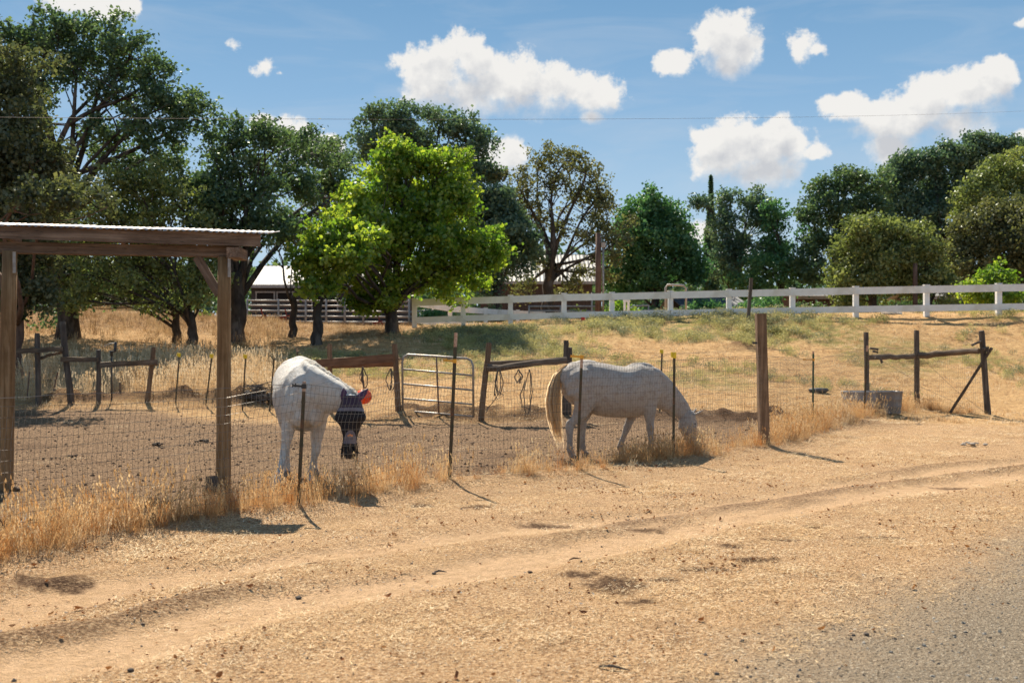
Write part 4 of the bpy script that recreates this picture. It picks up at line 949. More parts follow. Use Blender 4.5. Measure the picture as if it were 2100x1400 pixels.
# ---- front wire fence
def fence_curve():
    pos = np.array(FXY); seg = np.hypot(*(pos[1:] - pos[:-1]).T); cum = np.concatenate([[0], np.cumsum(seg)]); top = []
    for (px, by, ty), (x, y) in zip(FEN, FXY): top.append(EYE + (HY - ty) * y / F)
    return pos, cum, np.array(top)
def build_front_fence():
    pos, cum, top = fence_curve()
    root = empty('wire_mesh_fence', (0, 0, 0), 0, 'long woven wire mesh fence on steel T-posts between the verge and the paddock', 'fence')
    rs_ = np.random.RandomState(3)
    def fpt(s, row, nrow):
        x = np.interp(s, cum, pos[:, 0]); y = np.interp(s, cum, pos[:, 1]); zt = np.interp(s, cum, top)
        i = np.clip(np.searchsorted(cum, s) - 1, 0, len(cum) - 2); d = (pos[i + 1] - pos[i]); L = np.hypot(d[..., 0], d[..., 1]); dx, dy = d[..., 0] / L, d[..., 1] / L
        zb = terr(x, y) + .02; f = row / nrow
        z = zb + (zt - zb) * f
        # bellied panels and S-bent stays near the top
        n1 = fbm(s, row * .6, 0.55, 2, 3.); n2 = fbm(s, row * 1.0, 1.4, 2, 9.)
        lean = .07 * n1 + .03 * n2
        sag = np.interp(s, cum, np.interp(np.arange(len(cum)), np.arange(len(cum)), SAG))
        bend = sag * (np.sin(f * math.pi * 2.6 + 1.0 * n1 * 4) * f ** 2)
        return np.stack([x - dy * lean + dx * bend, y + dx * lean + dy * bend, z + .012 * n2 * (row > 0)], -1)
    global SAG
    SAG = np.array([.01, .02, .03, .035, .05, .07, .08, .07, .03, .035, .045, .03, .025, .02, .01, .015, .01, .01, .01])
    # posts split the mesh into panels
    cuts = [0, 3, 4, 8, 10, 12, 14, 15, 16, 17, 18]
    nrow = 13
    for a, b in zip(cuts[:-1], cuts[1:]):
        s0, s1 = cum[a], cum[b]; V = []; Fc = []
        depth = pos[a, 1]
        def strand(P_, r):
            """triangular wires; P_ (k,3)"""
            k = len(P_); b0 = sum(len(v) for v in V); T = np.gradient(P_, axis=0); T /= np.linalg.norm(T, axis=1)[:, None] + 1e-9
            ref = np.array([0.3, 0.9, 0.1]); U = np.cross(T, ref); U /= np.linalg.norm(U, axis=1)[:, None]; Wv = np.cross(T, U)
            rings = np.stack([P_ + (U * math.cos(q) + Wv * math.sin(q)) * r for q in (0.0, 2.094, 4.189)], 1); V.append(rings.reshape(-1, 3))
            i = np.arange(k - 1)[:, None] * 3; j = np.arange(3)[None]; j2 = (j + 1) % 3
            Fc.append(np.stack([i + j, i + j2, i + 3 + j2, i + 3 + j], -1).reshape(-1, 4) + b0)
        ns = np.arange(math.ceil(s0 / .052), math.floor(s1 / .052) + 1) * .052
        for s in ns:
            rows = np.linspace(0, nrow, 18); strand(fpt(np.full(18, s), rows, nrow), .00165)
        hs = np.arange(s0, s1 + .03, .052)
        for r_ in range(nrow + 1):
            p = fpt(hs, np.full(len(hs), float(r_)), nrow); strand(p, 0.0024 if r_ in (0, nrow) else .002)
        V = np.concatenate(V); Fc = np.concatenate(Fc)
        o = link('wire_mesh', np_mesh('wire_mesh', V, Fc), M['wire'], root); o['kind'] = 'stuff'
        # hinge knots where wires cross
        kn = MB(); sel = ns[::1]
        for r_ in range(nrow + 1):
            p = fpt(sel, np.full(len(sel), float(r_)), nrow)
            for q in p[:: (1 if depth < 13 else 2)]: kn.v += [(q[0] - .004, q[1], q[2]), (q[0] + .004, q[1], q[2] + .001), (q[0], q[1] - .003, q[2] + .004), (q[0], q[1] - .003, q[2] - .004)]
        nk = len(kn.v) // 4; kn.f = [f for i in range(nk) for f in ((4*i, 4*i+2, 4*i+1), (4*i, 4*i+1, 4*i+3), (4*i, 4*i+3, 4*i+2))]
        o = kn.build('wire_knots', M['wire'], root); o['kind'] = 'stuff'
    dd = lambda px: float(np.interp(px, [f[0] for f in FEN], [p[1] for p in FXY]))
    tpost(612, dd(612) - .03, 624, 782, root, tip=.10, arm=(1.17, 'black', .115))
    tpost(922, dd(925) - .03, 935, 682, root, tip=.17, arm=(1.40, 'amber', .13), k=1.15)
    tpost(1184, dd(1190) - .03, 1193, 734, root, tip=.13, arm=(1.44, 'amber', .14))
    tpost(1381, dd(1382) - .03, 1383, 724, root, cap='yellow')
    tpost(1667, dd(1668) - .03, 1668, 720, root, mat=M['tgreen'], tip=.05, arm=(1.33, 'amber', .19))
    tpost(1772, dd(1772) - .05, 1779, 708, root, tip=.14)
    wpost('wood_post', 1567, dd(1562) + .08, 1560, 643, .075, M['post'], root, True)
    for px, tpx, tpy, r, d in ((1881, 1880, 677, .068, dd(1880) + .10), (2026, 2013, 678, .072, dd(2020) + .05), (1779, 1776, 681, .062, dd(1772) + 1.75)):
        wpost('wood_post', px, d, tpx, tpy, r, M['oldpost'], root)
    rail('log_rail', P(1783, 733, dd(1772) + 1.55), P(1874, 730, dd(1880) + .05), .13, .13, M['rail'], root, round_=True)
    rail('log_rail', P(1886, 729, dd(1880) + .05), P(2008, 719, dd(2020) + .02), .15, .15, M['rail'], root, round_=True)
    a = gpos(1949, dd(1950) - .1, 0.02); rail('brace', a, P(2034, 713, dd(2020) - .12), .075, .05, M['oldpost'], root, .004)
    # scraps of wire and wood tied to the posts
    q = MB(); d = dd(2020) - .02; q.tube([P(1993, 708, d), P(2003, 703, d), P(2012, 700, d)], .03, 6); q.tube([P(2016, 716, d - .08), P(2026, 713, d - .08), P(2024, 722, d - .08)], .045, 6); q.build('tied_scrap', M['oldpost'], root)
    q = MB(); d = dd(1772) + .3; q.tube([P(1784, 714, d), P(1801, 716, d), P(1800, 722, d), P(1790, 720, d)], .028, 6); q.tube([P(1795, 733, d), P(1806, 736, d), P(1809, 744, d)], .028, 6); q.build('tied_scrap', M['oldpost'], root)
    def wire(pts, r=.003): 
        q = MB(); q.tube(pts, r, 4); q.build('single_wire', M['wire'], root)
    wire([P(1886, 730, dd(1880)), P(1960, 800, dd(1950)), P(2020, 845, dd(2020))], .004); wire([P(1886, 792, dd(1880)), P(1950, 820, dd(1950)), P(2000, 850, dd(2000))], .004); wire([P(1800, 735, dd(1772) + 1), P(1874, 778, dd(1880))], .004)
    d6 = dd(612) - .1
    # electric wire along the top at the left
    wire([P(-60, 818, dd(-60)), P(60, 814, dd(60) - .05), P(120, 808, dd(120)), P(300, 804, dd(300)), P(440, 797, dd(440)), P(560, 789, dd(560)), P(596, 791, d6)], .0022)
    wire([P(640, 792, d6), P(700, 775, dd(700)), P(830, 760, dd(830)), P(912, 741, dd(912)), P(1040, 748, dd(1040)), P(1168, 740, dd(1168))], .0016)
    wire([P(1186, 742, dd(1186)), P(1300, 742, dd(1300)), P(1382, 726, dd(1382)), P(1556, 714, dd(1556)), P(1660, 722, dd(1660))], .0016)
    q = MB(); d = dd(1562); q.box(P(1548, 703, d), (.07, .03, .035)); q.build('insulator', M['black'], root)
build_front_fence()

# ---- paddock back rail and corner pieces
def chain_rope(mb, a, b, loops, rd, r=.011):
    a = Vector(a); b = Vector(b)
    for k in range(loops):
        n = 9; pts = []; ox = rd.gauss(0, .03); bow = rd.uniform(-.09, .09)
        for i in range(n):
            t = i / (n - 1); p = a.lerp(b, t); pts.append(p + Vector((ox * t + bow * math.sin(t * math.pi) + rd.gauss(0, .006), rd.gauss(0, .012), -.03 * math.sin(t * 6.3))))
        mb.tube(pts, r * rd.uniform(.7, 1.2), 5)
def build_back_fence():
    root = empty('paddock_back_fence', (0, 0, 0), 0, 'old split-rail and wire fence along the far side of the paddock behind both horses', 'fence')
    wp = lambda *a, **k: wpost('wood_post', *a[:1], *a[1:], root, **k)
    wpost('wood_post', 79, 21.6, 76, 683, .058, M['oldpost'], root); wpost('wood_post', 146, 21.6, 127, 660, .068, M['oldpost'], root)
    wpost('wood_post', 202, 21.6, 202, 717, .050, M['oldpost'], root); wpost('wood_post', 302, 21.7, 315, 712, .052, M['post'], root)
    rail('split_rail', P(24, 721, 21.5), P(128, 715, 21.5), .05, .10, M['rail'], root, .01); rail('split_rail', P(82, 735, 21.7), P(104, 727, 21.7), .05, .05, M['rail'], root, .01)
    rail('split_rail', P(102, 728, 21.7), P(130, 722, 21.7), .05, .055, M['rail'], root, .01); rail('split_rail', P(125, 737, 21.5), P(201, 737, 21.5), .05, .10, M['rail'], root, .01)
    rail('split_rail', P(205, 748, 21.5), P(322, 743, 21.5), .07, .11, M['rail'], root, .012)
    wpost('wood_post', 678, 21.3, 676, 705, .056, M['post'], root); wpost('wood_post', 817, 20.9, 809, 705, .065, M['post'], root); wpost('wood_post', 986, 20.6, 1003, 703, .062, M['post'], root)
    wpost('wood_post', 1159, 21.2, 1161, 698, .060, M['oldpost'], root); wpost('wood_post', 1167, 21.4, 1169, 712, .050, M['oldpost'], root)
    rail('board_rail', P(640, 746, 21.1), P(806, 734, 20.75), .045, .17, M['rdrail'], root, .006); rail('board_rail', P(672, 750, 21.35), P(812, 746, 21.1), .05, .11, M['rdrail'], root, .008)
    rail('log_rail', P(1000, 756, 20.5), P(1162, 738, 21.0), .15, .15, M['rail'], root, round_=True); rail('board_rail', P(1000, 745, 20.7), P(1158, 738, 21.2), .05, .08, M['rail'], root, .01)
    tpost(360, 21.6, 368, 725, root, cap='yellow', studs=False, k=.9); tpost(422, 21.6, 435, 727, root, cap='yellow', studs=False, k=.9); tpost(497, 21.3, 504, 728, root, cap='yellow', studs=False, k=.9)
    tpost(553, 21.3, 562, 735, root, studs=False, k=.9); tpost(612, 26.5, 609, 715, root, tip=.08, studs=False, k=.9); tpost(1353, 21.7, 1358, 718, root, cap='yellow', studs=False); 
    for px, tpx, tpy, h in ((55, 60, 762, 0), (108, 118, 763, 0), (246, 246, 785, 0)): tpost(px, 22.6, tpx, tpy, root, studs=False, k=.7, mat=M['rust'])
    # wire netting between the posts
    def net(px0, px1, t0, t1, d0, d1, step=.055, rows=11, r=.0016):
        mb = MB(); n = int(abs((px1 - px0) * d0 / F) / step)
        A = lambda u, f: (lambda x, y, zt: Vector((x, y, (1 - f) * (tz(x, y) + .04) + f * zt)))((px0 + (px1 - px0) * u - 1050) * (d0 + (d1 - d0) * u) / F, d0 + (d1 - d0) * u, EYE + (HY - (t0 + (t1 - t0) * u)) * (d0 + (d1 - d0) * u) / F)
        cols = [(A(i / n, 0), A(i / n, 1)) for i in range(n + 1)]
        for a, b in cols: mb.tube([a, b], r, 3, False)
        for k in range(rows + 1): mb.tube([a.lerp(b, k / rows) + Vector((0, 0, rr.gauss(0, .006))) for a, b in cols[::3]], r * 1.1, 3, False)
        o = mb.build('wire_netting', M['wire'], root); o['kind'] = 'stuff'
    net(20, 302, 742, 746, 21.75, 21.75); net(304, 676, 738, 742, 21.75, 21.4); net(680, 808, 752, 748, 21.2, 20.95); net(1006, 1158, 702, 704, 20.8, 21.3)
    net(1172, 1362, 730, 742, 21.4, 21.8, .07, 10); net(1362, 1640, 742, 738, 21.8, 22.2, .07, 10); 
    for y0, y1 in ((706, 716), (722, 730)):
        q = MB(); q.tube([P(1172, y0, 21.2), P(1358, y1 + 10, 21.7), P(1660, y1, 22.4), P(1776, y1, 22.6)], .0025, 4); q.build('single_wire', M['wire'], root)
build_back_fence()

def build_gate():
    d0, d1 = 20.9, 20.6; root = empty('tube_gate', gpos(897, 20.75), 0, 'silver five-bar tube gate closed at the back of the paddock', 'gate'); inv = root.location
    L = lambda px, py, d: P(px, py, d) - inv
    def bar(pts, r, nm, mt): q = MB(); q.tube(pts, r, 8); return q.build(nm, mt, root, True)
    bar([L(826, 845, d0), L(825, 742, d0), L(828, 732, d0), L(836, 727, d0), L(900, 731, (d0 + d1) / 2), L(958, 735, d1), L(966, 740, d1), L(970, 750, d1), L(971, 856, d1)], .024, 'gate_frame', M['steel'])
    for a, b in ((757, 770), (787, 800), (817, 829), (842, 854)): bar([L(827, a, d0), L(897, (a + b) / 2 - .5, (d0 + d1) / 2), L(970, b, d1)], .020, 'gate_bar', M['steel'])
    bar([L(895, 732, d0 - .2), L(900, 850, d0 - .2)], .018, 'gate_stay', M['rust']); bar([L(817, 735, d0), L(826, 737, d0)], .014, 'hinge', M['rust']); bar([L(817, 832, d0), L(827, 834, d0)], .014, 'hinge', M['rust'])
build_gate()

def build_ropes():
    rd = random.Random(6)
    for i, (a, b, n, lab) in enumerate((((744, 752), (745, 796), 6, 'coiled halter rope hanging from the board rail, above the orange ball'), ((801, 755), (800, 800), 4, 'dark halter rope hanging on the board rail beside the gate post'),
             ((1022, 752), (1018, 812), 5, 'tangled rope halter hanging from the log rail nearest the leaning post'), ((1064, 757), (1063, 786), 4, 'short knotted lead rope hanging in the middle of the log rail'), ((1086, 757), (1083, 850), 3, 'long dark lead rope hanging to the ground from the log rail'))):
        d = 20.3; pa, pb = P(*a, d), P(*b, d); mb = MB()
        chain_rope(mb, Vector((0, 0, 0)), pb - pa, n, rd)
        if i == 2: chain_rope(mb, pb - pa, P(1000, 845, d) - pa, 1, rd, .009); mb.tube([P(1018, 800, d) - pa, P(1033, 810, d) - pa, P(1020, 818, d) - pa, P(1014, 806, d) - pa], .010, 5)
        if i == 4: chain_rope(mb, P(1078, 780, d) - pa, P(1071, 828, d) - pa, 1, rd, .012); chain_rope(mb, P(1071, 828, d) - pa, P(1087, 840, d) - pa, 1, rd, .012)
        o = mb.build('halter_rope', M['rope'], None); o.location = pa; tag(o, lab, 'rope', 'ropes and halters hung on the paddock rails')
    # orange ball
    m, g, b_, out = mat_new('orange_plastic'); co = objco(g)
    g.put(b_.inputs['Base Color'], g.mix(g.maprange(g.noise(co, 14.0, 3.0), .4, .65), (0.90, 0.055, 0.01), (0.95, 0.12, 0.015))); b_.inputs['Roughness'].default_value = .35; b_.inputs['Specular IOR Level'].default_value = .5
    b_.inputs['Subsurface Weight'].default_value = .35; b_.inputs['Subsurface Radius'].default_value = (.1, .03, .01)
    c = P(746, 813, 20.2); mb = MB(); n = 12; secs = []
    for i in range(n + 1):
        a = math.pi * i / n; secs.append(((0, 0, .155 - .155 * (1 - math.cos(a)) * 1.0), max(.01, .165 * math.sin(a) * (1 + .04 * math.sin(i * 2.2))), max(.01, .165 * math.sin(a) * (1 + .05 * math.cos(i * 1.7)))))
    mb.loft(secs, 18, (1, 0, 0)); o = mb.build('hanging_ball', m, None, True); o.location = c; tag(o, 'bright orange plastic ball hanging by a rope behind the ears of the masked horse', 'toy ball')
build_ropes()

# ---- white rail fence on the bank
def build_white_fence():
    root = empty('white_rail_fence', (0, 0, 0), 0, 'white two-rail fence along the bank top, turning back at its left corner', 'fence')
    mat = M['white']
    pts = [(850,613,40.0,60),(950,609,40.0,0),(1047,606,39.8,0),(1157,602,39.6,0),(1255,600,39.5,0),(1375,597,39,0),(1495,594,38.8,0),(1625,591,38.4,0),(1755,588,38,0),(1900,585,37.5,0),(2048,582,37,0),(2205,579,36.5,0),(2365,576,36,0),(2530,573,35.5,0)]
    back = [(923,626,45),(996,632,50),(1062,636,55.5),(1130,639,61),(1200,641,67),(1275,642,73)]
    W_ = [P(a, b, d) for a, b, d, _ in pts]; B_ = [W_[0]] + [P(a, b, d) for a, b, d in back]
    def post(t, k=1.0):
        z = tz(t.x, t.y); q = MB(); h = t.z - z; q.box((0, 0, h / 2 - .1), (.19, .16, h + .2)); q.box((0, 0, h + .012), (.22, .19, .024)); o = q.build('fence_post', mat, root); o.location = (t.x, t.y, z)
    for t in W_: post(t + Vector((0, 0, .0)))
    for t in B_[1:]: post(t)
    def rails(A, fr):
        for a, b in zip(A[:-1], A[1:]):
            for k, (off, h) in enumerate(((.16, .27), (.86, .24))):
                za, zb = a.z - off, b.z - off
                dr = (b - a).normalized(); nrm = Vector((dr.y, -dr.x, 0)) * .098 * fr
                rail('white_rail', Vector((a.x, a.y, za)) + nrm, Vector((b.x, b.y, zb)) + nrm - dr * .004, .035, h, mat, root, 0)
    rails(W_, 1); rails(B_, 1)
build_white_fence()

# ---- pole shelter at the left
def build_shelter():
    root = empty('pole_shelter', gpos(230, 11.35), 0, 'open pole shelter with corrugated metal roof edge at the left of the paddock', 'shelter'); o0 = root.location
    def part(mb, nm, mt, loc): o = mb.build(nm, mt, root); o.location = Vector(loc) - o0; return o
    def pole(px, d, tpx, tpy, r):
        b = gpos(px, d); t = P(tpx, tpy, d) - b; mb = MB(); n = 12
        mb.tube([t * k for k in (-.05, 0, .25, .5, .75, 1.0)], [r * k for k in (1.12, 1.1, 1.04, 1.0, .97, .93)], 20, True, .012, rr); o = mb.build('pole', M['pole'], root, True); o.location = b - o0; return b, b + t
    pole(458, 11.46, 460, 527, .079); pole(9, 11.2, 20, 515, .083); pole(-440, 10.95, -440, 508, .08)
    def beam(nm, a, b, w, h, seg=10):
        a = Vector(a); b = Vector(b); L = (b - a).length; q = MB(); q.beam((0, 0, 0), (L, 0, 0), w, h, (0, 0, 1), .003, seg, rr); o = q.build(nm, M['beam'], root); o.location = a - o0; o.rotation_mode = 'QUATERNION'; o.rotation_quaternion = (b - a).to_track_quat('X', 'Z')
    beam('fascia_board', P(-640, 455, 10.95), P(534, 493, 11.34), .045, .145); beam('header_beam', P(-600, 497, 11.15), P(492, 517, 11.50), .14, .125)
    beam('rafter', P(478, 517, 11.28), P(478, 517, 11.28) + Vector((0, .32, -.01)), .15, .115, 3)
    for px in (230, 10, -230, -440): beam('rafter', P(px, 480, 11.30), P(px, 480, 11.30) + Vector((0, .34, -.03)), .05, .10, 3)
    beam('corner_brace', P(404, 527, 11.44), P(449, 603, 11.44), .05, .10, 3); beam('corner_brace', P(-40, 527, 11.22), P(14, 590, 11.22), .05, .10, 3)
    q = MB(); d = 11.37; q.box((0, 0, 0), (.034, .005, .235)); part(q, 'metal_strap', M['steel'], P(470, 547, d)); 
    q = MB(); q.box((0, 0, 0), (.034, .005, .235)); part(q, 'metal_strap', M['steel'], P(29, 538, 11.1))
    # corrugated sheets, each its own piece, butted side by side with a lap
    a = P(-660, 441.5, 10.88); b = P(553, 478.5, 11.27); Lx = (b - a); nsh = 9; per = .068
    for k in range(nsh):
        A = a + Lx * (k / nsh); B = a + Lx * ((k + 1) / nsh) ; D = (B - A); n = int(D.length / per * 6); V = []; Fc = []
        lift = Vector((0, 0, .0035 * (k % 2)))
        for j in range(3):
            for i in range(n + 1):
                t = i / n; p = A + D * t * 1.01 + Vector((0, .24 * j, .038 * j)) + lift; V.append(p - o0 + Vector((0, 0, .0085 * math.sin(2 * math.pi * t * D.length / per))))
        for j in range(2):
            for i in range(n): Fc.append((j * (n + 1) + i, j * (n + 1) + i + 1, (j + 1) * (n + 1) + i + 1, (j + 1) * (n + 1) + i))
        q = MB(); q.add(V, Fc); o = q.build('roof_sheet', M['roofmetal'], root, True); md = o.modifiers.new('t', 'SOLIDIFY'); md.thickness = .004
M['roofmetal'] = m_plain('corrugated_roof_metal', (0.42, 0.41, 0.41), (0.25, 0.21, 0.19), 4.0, 0.5, 0.7, c3=(.16,.11,.09))
build_shelter()

# ---- far buildings
M['barnwall'] = m_plain('weathered_barn_siding', (0.045, 0.04, 0.042), (0.075, 0.066, 0.066), 6.0, 0.9, stretch=(5, 5, .4)); M['brownwall'] = m_plain('brown_board_siding', (0.065, 0.042, 0.035), (0.12, 0.08, 0.065), 6.0, 0.9, stretch=(5, 5, .3))
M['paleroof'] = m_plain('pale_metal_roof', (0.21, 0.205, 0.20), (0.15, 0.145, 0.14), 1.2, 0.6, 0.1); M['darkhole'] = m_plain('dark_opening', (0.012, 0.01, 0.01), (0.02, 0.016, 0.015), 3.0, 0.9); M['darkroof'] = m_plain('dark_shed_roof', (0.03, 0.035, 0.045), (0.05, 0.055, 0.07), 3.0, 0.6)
def barn(name, label, x0, x1, d, eave_py, ridge_py, run, wall, roof, board=.28, windows=(), over=.5):
    z0 = min(tz(x0, d), tz(x1, d)) - .3; ze = EYE + (HY - eave_py) * d / F; zr = EYE + (HY - ridge_py) * (d + run) / F
    root = empty(name, ((x0 + x1) / 2, d, z0), 0, label, 'building'); o = root.location
    q = MB(); q.box((0, run + .3, (ze - z0) / 2 - .06), (x1 - x0 - .1, run * 2, ze - z0 - .15)); q.build('wall', wall, root)
    n = int((x1 - x0) / board)
    q = MB()
    for i in range(n):
        x = x0 + (i + .5) * (x1 - x0) / n - o.x; q.box((x, .25 + rr.uniform(-.012, .012), (ze - z0) / 2 - .05), ((x1 - x0) / n - .02, .06, ze - z0 - .12))
    q.build('siding', wall, root)['kind'] = 'stuff'
    # gable ends
    for sx in (x0 + .05, x1 - .05):
        q = MB(); X = sx - o.x; q.add([(X - .04, .3, ze - z0 - .1), (X - .04, run * 2 + .3, ze - z0 - .1), (X - .04, run + .3, zr - z0 - .12), (X + .04, .3, ze - z0 - .1), (X + .04, run * 2 + .3, ze - z0 - .1), (X + .04, run + .3, zr - z0 - .12)], [(0, 1, 2), (5, 4, 3), (0, 2, 5, 3), (1, 4, 5, 2)])
        q.build('gable', wall, root)
    # ribbed roof slopes
    V = []; Fc = []; nr = int((x1 - x0 + 2 * over) / .15)
    for s in (-1, 1):
        b = len(V)
        for j in range(2):
            for i in range(nr + 1):
                x = x0 - over + (x1 - x0 + 2 * over) * i / nr - o.x; yy = run + .3 + s * (run + over) * (1 - j); zz = (zr if j else ze - (zr - ze) * over / run) - z0 + (.03 if i % 2 else 0)
                V.append((x, yy, zz))
        for i in range(nr): Fc.append((b + i, b + i + 1, b + nr + 2 + i, b + nr + 1 + i))
    q = MB(); q.add(V, Fc); r_ = q.build('roof', roof, root); md = r_.modifiers.new('t', 'SOLIDIFY'); md.thickness = .05
    q = MB(); q.box((0, -over + .27, ze - z0 - .14), (x1 - x0 + 2 * over, .05, .22)); q.build('fascia', M['oldwhite'], root)
    for wx0, wx1, wy0, wy1, kind in windows:
        a = P(wx0, wy0, d); b = P(wx1, wy1, d); w = MB(); cx, cz = (a.x + b.x) / 2 - o.x, (a.z + b.z) / 2 - z0; ww, hh = b.x - a.x, a.z - b.z
        w.box((cx, .205, cz), (ww, .02, hh)); f = w.build('window' if kind == 'w' else 'opening', M['darkhole'], root)
        w = MB(); w.box((cx, .19, cz + hh / 2 + .05), (ww + .2, .06, .10)); w.box((cx - ww / 2 - .04, .19, cz), (.08, .06, hh)); w.box((cx + ww / 2 + .04, .19, cz), (.08, .06, hh)); w.build('frame', M['oldwhite'], f)
M['oldwhite'] = m_plain('weathered_white_trim', (0.40, 0.38, 0.37), (0.28, 0.26, 0.25), 4.0, .8)
barn('horse_barn', 'dark-sided barn with pale metal roof behind the pipe corral at the left', P(513, 0, 68).x, P(815, 0, 68).x, 68, 583, 545, 5.5, M['barnwall'], M['paleroof'], windows=((525, 560, 600, 617, 'w'), (568, 600, 600, 617, 'w'), (640, 690, 605, 640, 'o')))
barn('long_barn', 'brown board barn with light roof half hidden by oaks at the centre', P(985, 0, 76).x, P(1215, 0, 76).x, 76, 576, 522, 5.0, M['brownwall'], M['paleroof'], windows=((1150, 1175, 592, 612, 'w'),))
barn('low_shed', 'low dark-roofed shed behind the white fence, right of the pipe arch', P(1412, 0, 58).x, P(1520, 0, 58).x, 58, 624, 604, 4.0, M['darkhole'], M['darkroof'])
barn('grey_outbuilding', 'grey outbuilding with pale roof glimpsed under the trees at the right', P(1905, 0, 66).x, P(2060, 0, 66).x, 66, 606, 596, 3.0, M['brownwall'], M['paleroof'])
barn('small_outbuilding', 'small pale-roofed building glimpsed left of the olive tree', P(1640, 0, 70).x, P(1715, 0, 70).x, 70, 606, 594, 3.0, M['brownwall'], M['paleroof'])

def build_corral():
    root = empty('pipe_corral', (0, 0, 0), 0, 'grey pipe-rail corral with five rails in front of the dark barn', 'fence')
    def bar(pts, r, nm): q = MB(); q.tube(pts, r, 6); q.build(nm, M['steel2'], root, True)
    d = 58
    for dy in (616, 626, 637, 648, 659):
        for a, b in ((508, 570), (572, 626), (628, 668), (670, 706), (708, 744), (746, 800), (802, 838)): bar([P(a, dy + (a - 508) * .006, d), P(b, dy + (b - 508) * .006, d)], .052, 'pipe_rail')
    for px in (507, 571, 627, 669, 707, 745, 801, 839): g_ = gpos(px, d); bar([g_ + Vector((0, 0, -.2)), P(px, 613, d)], .06, 'pipe_post')
    for (a, b, c, e) in ((838, 640, 905, 634), (838, 650, 905, 646), (838, 660, 890, 655)): bar([P(a, b, 50), P(c, e, 56)], .05, 'pipe_rail')
    for a, b in ((839, 634), (905, 630)): dd_ = 50 if a < 880 else 56; g_ = gpos(a, dd_); bar([g_, P(a, b, dd_)], .05, 'pipe_post')
    # second pen behind the white fence
    r2 = empty('pipe_pen', (0, 0, 0), 0, 'low pipe panel pen behind the white fence near the utility pole', 'fence')
    for (a, b, c, e) in ((1085, 628, 1225, 628), (1262, 630, 1330, 626), (1262, 638, 1365, 636), (1085, 637, 1225, 638)): q = MB(); q.tube([P(a, b, 52), P(c, e, 52)], .04, 6); q.build('pipe_rail', M['steel2'], r2, True)
    for a, b in ((1085, 626), (1150, 626), (1214, 600), (1232, 622), (1262, 628), (1330, 625)): g_ = gpos(a, 52); q = MB(); q.tube([g_, P(a, b, 52)], .04, 6); q.build('pipe_post', M['steel2'], r2, True)
M['steel2'] = m_plain('dull_pipe', (0.42, 0.39, 0.36), (0.30, 0.27, 0.25), 3.0, .6, .3)
build_corral()

def simple(name, mb, mat, label, cat, loc=(0, 0, 0), smooth=False, group=None, rz=0):
    o = mb.build(name, mat, None, smooth); o.location = loc; o.rotation_euler = (0, 0, rz); return tag(o, label, cat, group)
def utility_pole(px, d, top, r, label, extra=True):
    b = gpos(px, d); h = P(px, top, d).z - b.z; root = empty('utility_pole', b, 0, label, 'pole')
    q = MB(); q.tube([(0, 0, -.3), (0, 0, h * .5), (0, 0, h)], [r * 1.1, r, r * .85], 12); q.build('shaft', M['polewood'], root, True)
    if extra: q = MB(); q.tube([(r + .09, -.05, -.2), (r + .09, -.05, h - .5)], .055, 8); q.build('conduit', M['steel'], root, True); q = MB(); q.box((r + .1, -.06, h - .6), (.2, .14, .25)); q.build('service_box', M['steel2'], root)
M['polewood'] = m_wood('utility_pole_wood', (0.06, 0.035, 0.025), (0.13, 0.08, 0.06), (0.20, 0.13, 0.10))
utility_pole(1227, 50, 478, .15, 'dark wooden utility pole with grey conduit behind the white fence'); utility_pole(1877, 52, 540, .13, 'shorter wooden pole behind the white fence at the right', False)
q = MB(); t = P(1541, 570, 37.5); b = gpos(1533, 37.5); q.beam((0, 0, -.2), t - b, .12, .10, (0, 1, 0), .006, 4, rr); simple('wood_stake', q, M['oldpost'], 'leaning grey wooden stake standing just in front of the white fence', 'stake', b)
b = gpos(1386, 47); q = MB(); q.tube([P(1365, 660, 47) - b, P(1365, 590, 47) - b, P(1369, 584, 47) - b, P(1402, 585, 47) - b, P(1407, 591, 47) - b, P(1407, 660, 47) - b], .05, 8); simple('pipe_arch', q, M['steel2'], 'rounded steel pipe arch rising behind the white fence', 'pipe arch', b, True)
b = gpos(1285, 45); q = MB()
for px in (1281, 1289): q.beam(P(px, 650, 45) - b, P(px, 615, 45) - b, .09, .09, (0, 1, 0))
q.beam(P(1278, 617, 45) - b, P(1292, 617, 45) - b, .08, .10); simple('white_bracket', q, M['white'], 'small white upright bracket behind the rails, right of the utility pole', 'bracket', b)
b = gpos(1192, 38.2); q = MB(); q.tube([(0, 0, 0), (0, 0, .28)], .008, 4); fl = simple('marker_flag', q, M['steel2'], 'tiny red marker flag stuck in the weeds of the bank', 'flag', b)
M['red'] = m_plain('red_paint', (0.55, 0.035, 0.02), (0.40, 0.03, 0.02), 5.0, .5); q = MB(); q.box((.07, 0, .22), (.14, .012, .12)); q.build('flag_cloth', M['red'], fl)
# small white lumps behind fence
for i, (px, py, w) in enumerate(((1822, 640, .26),)):
    b = gpos(px, 38.9); q = MB(); q.loft([((0, 0, 0), w, w * .7), ((0, 0, .14), w * 1.1, w * .8), ((0, 0, .26), w * .7, w * .5), ((0, 0, .32), w * .2, w * .2)], 9, (1, 0, 0)); q.loft([((.38, 0, 0), w * .6, w * .5), ((.4, 0, .18), w * .6, w * .5), ((.4, 0, .26), w * .2, w * .2)], 8, (1, 0, 0)); simple('white_bucket', q, M['white'], 'white plastic buckets lying behind the lower rail of the white fence', 'bucket', b)

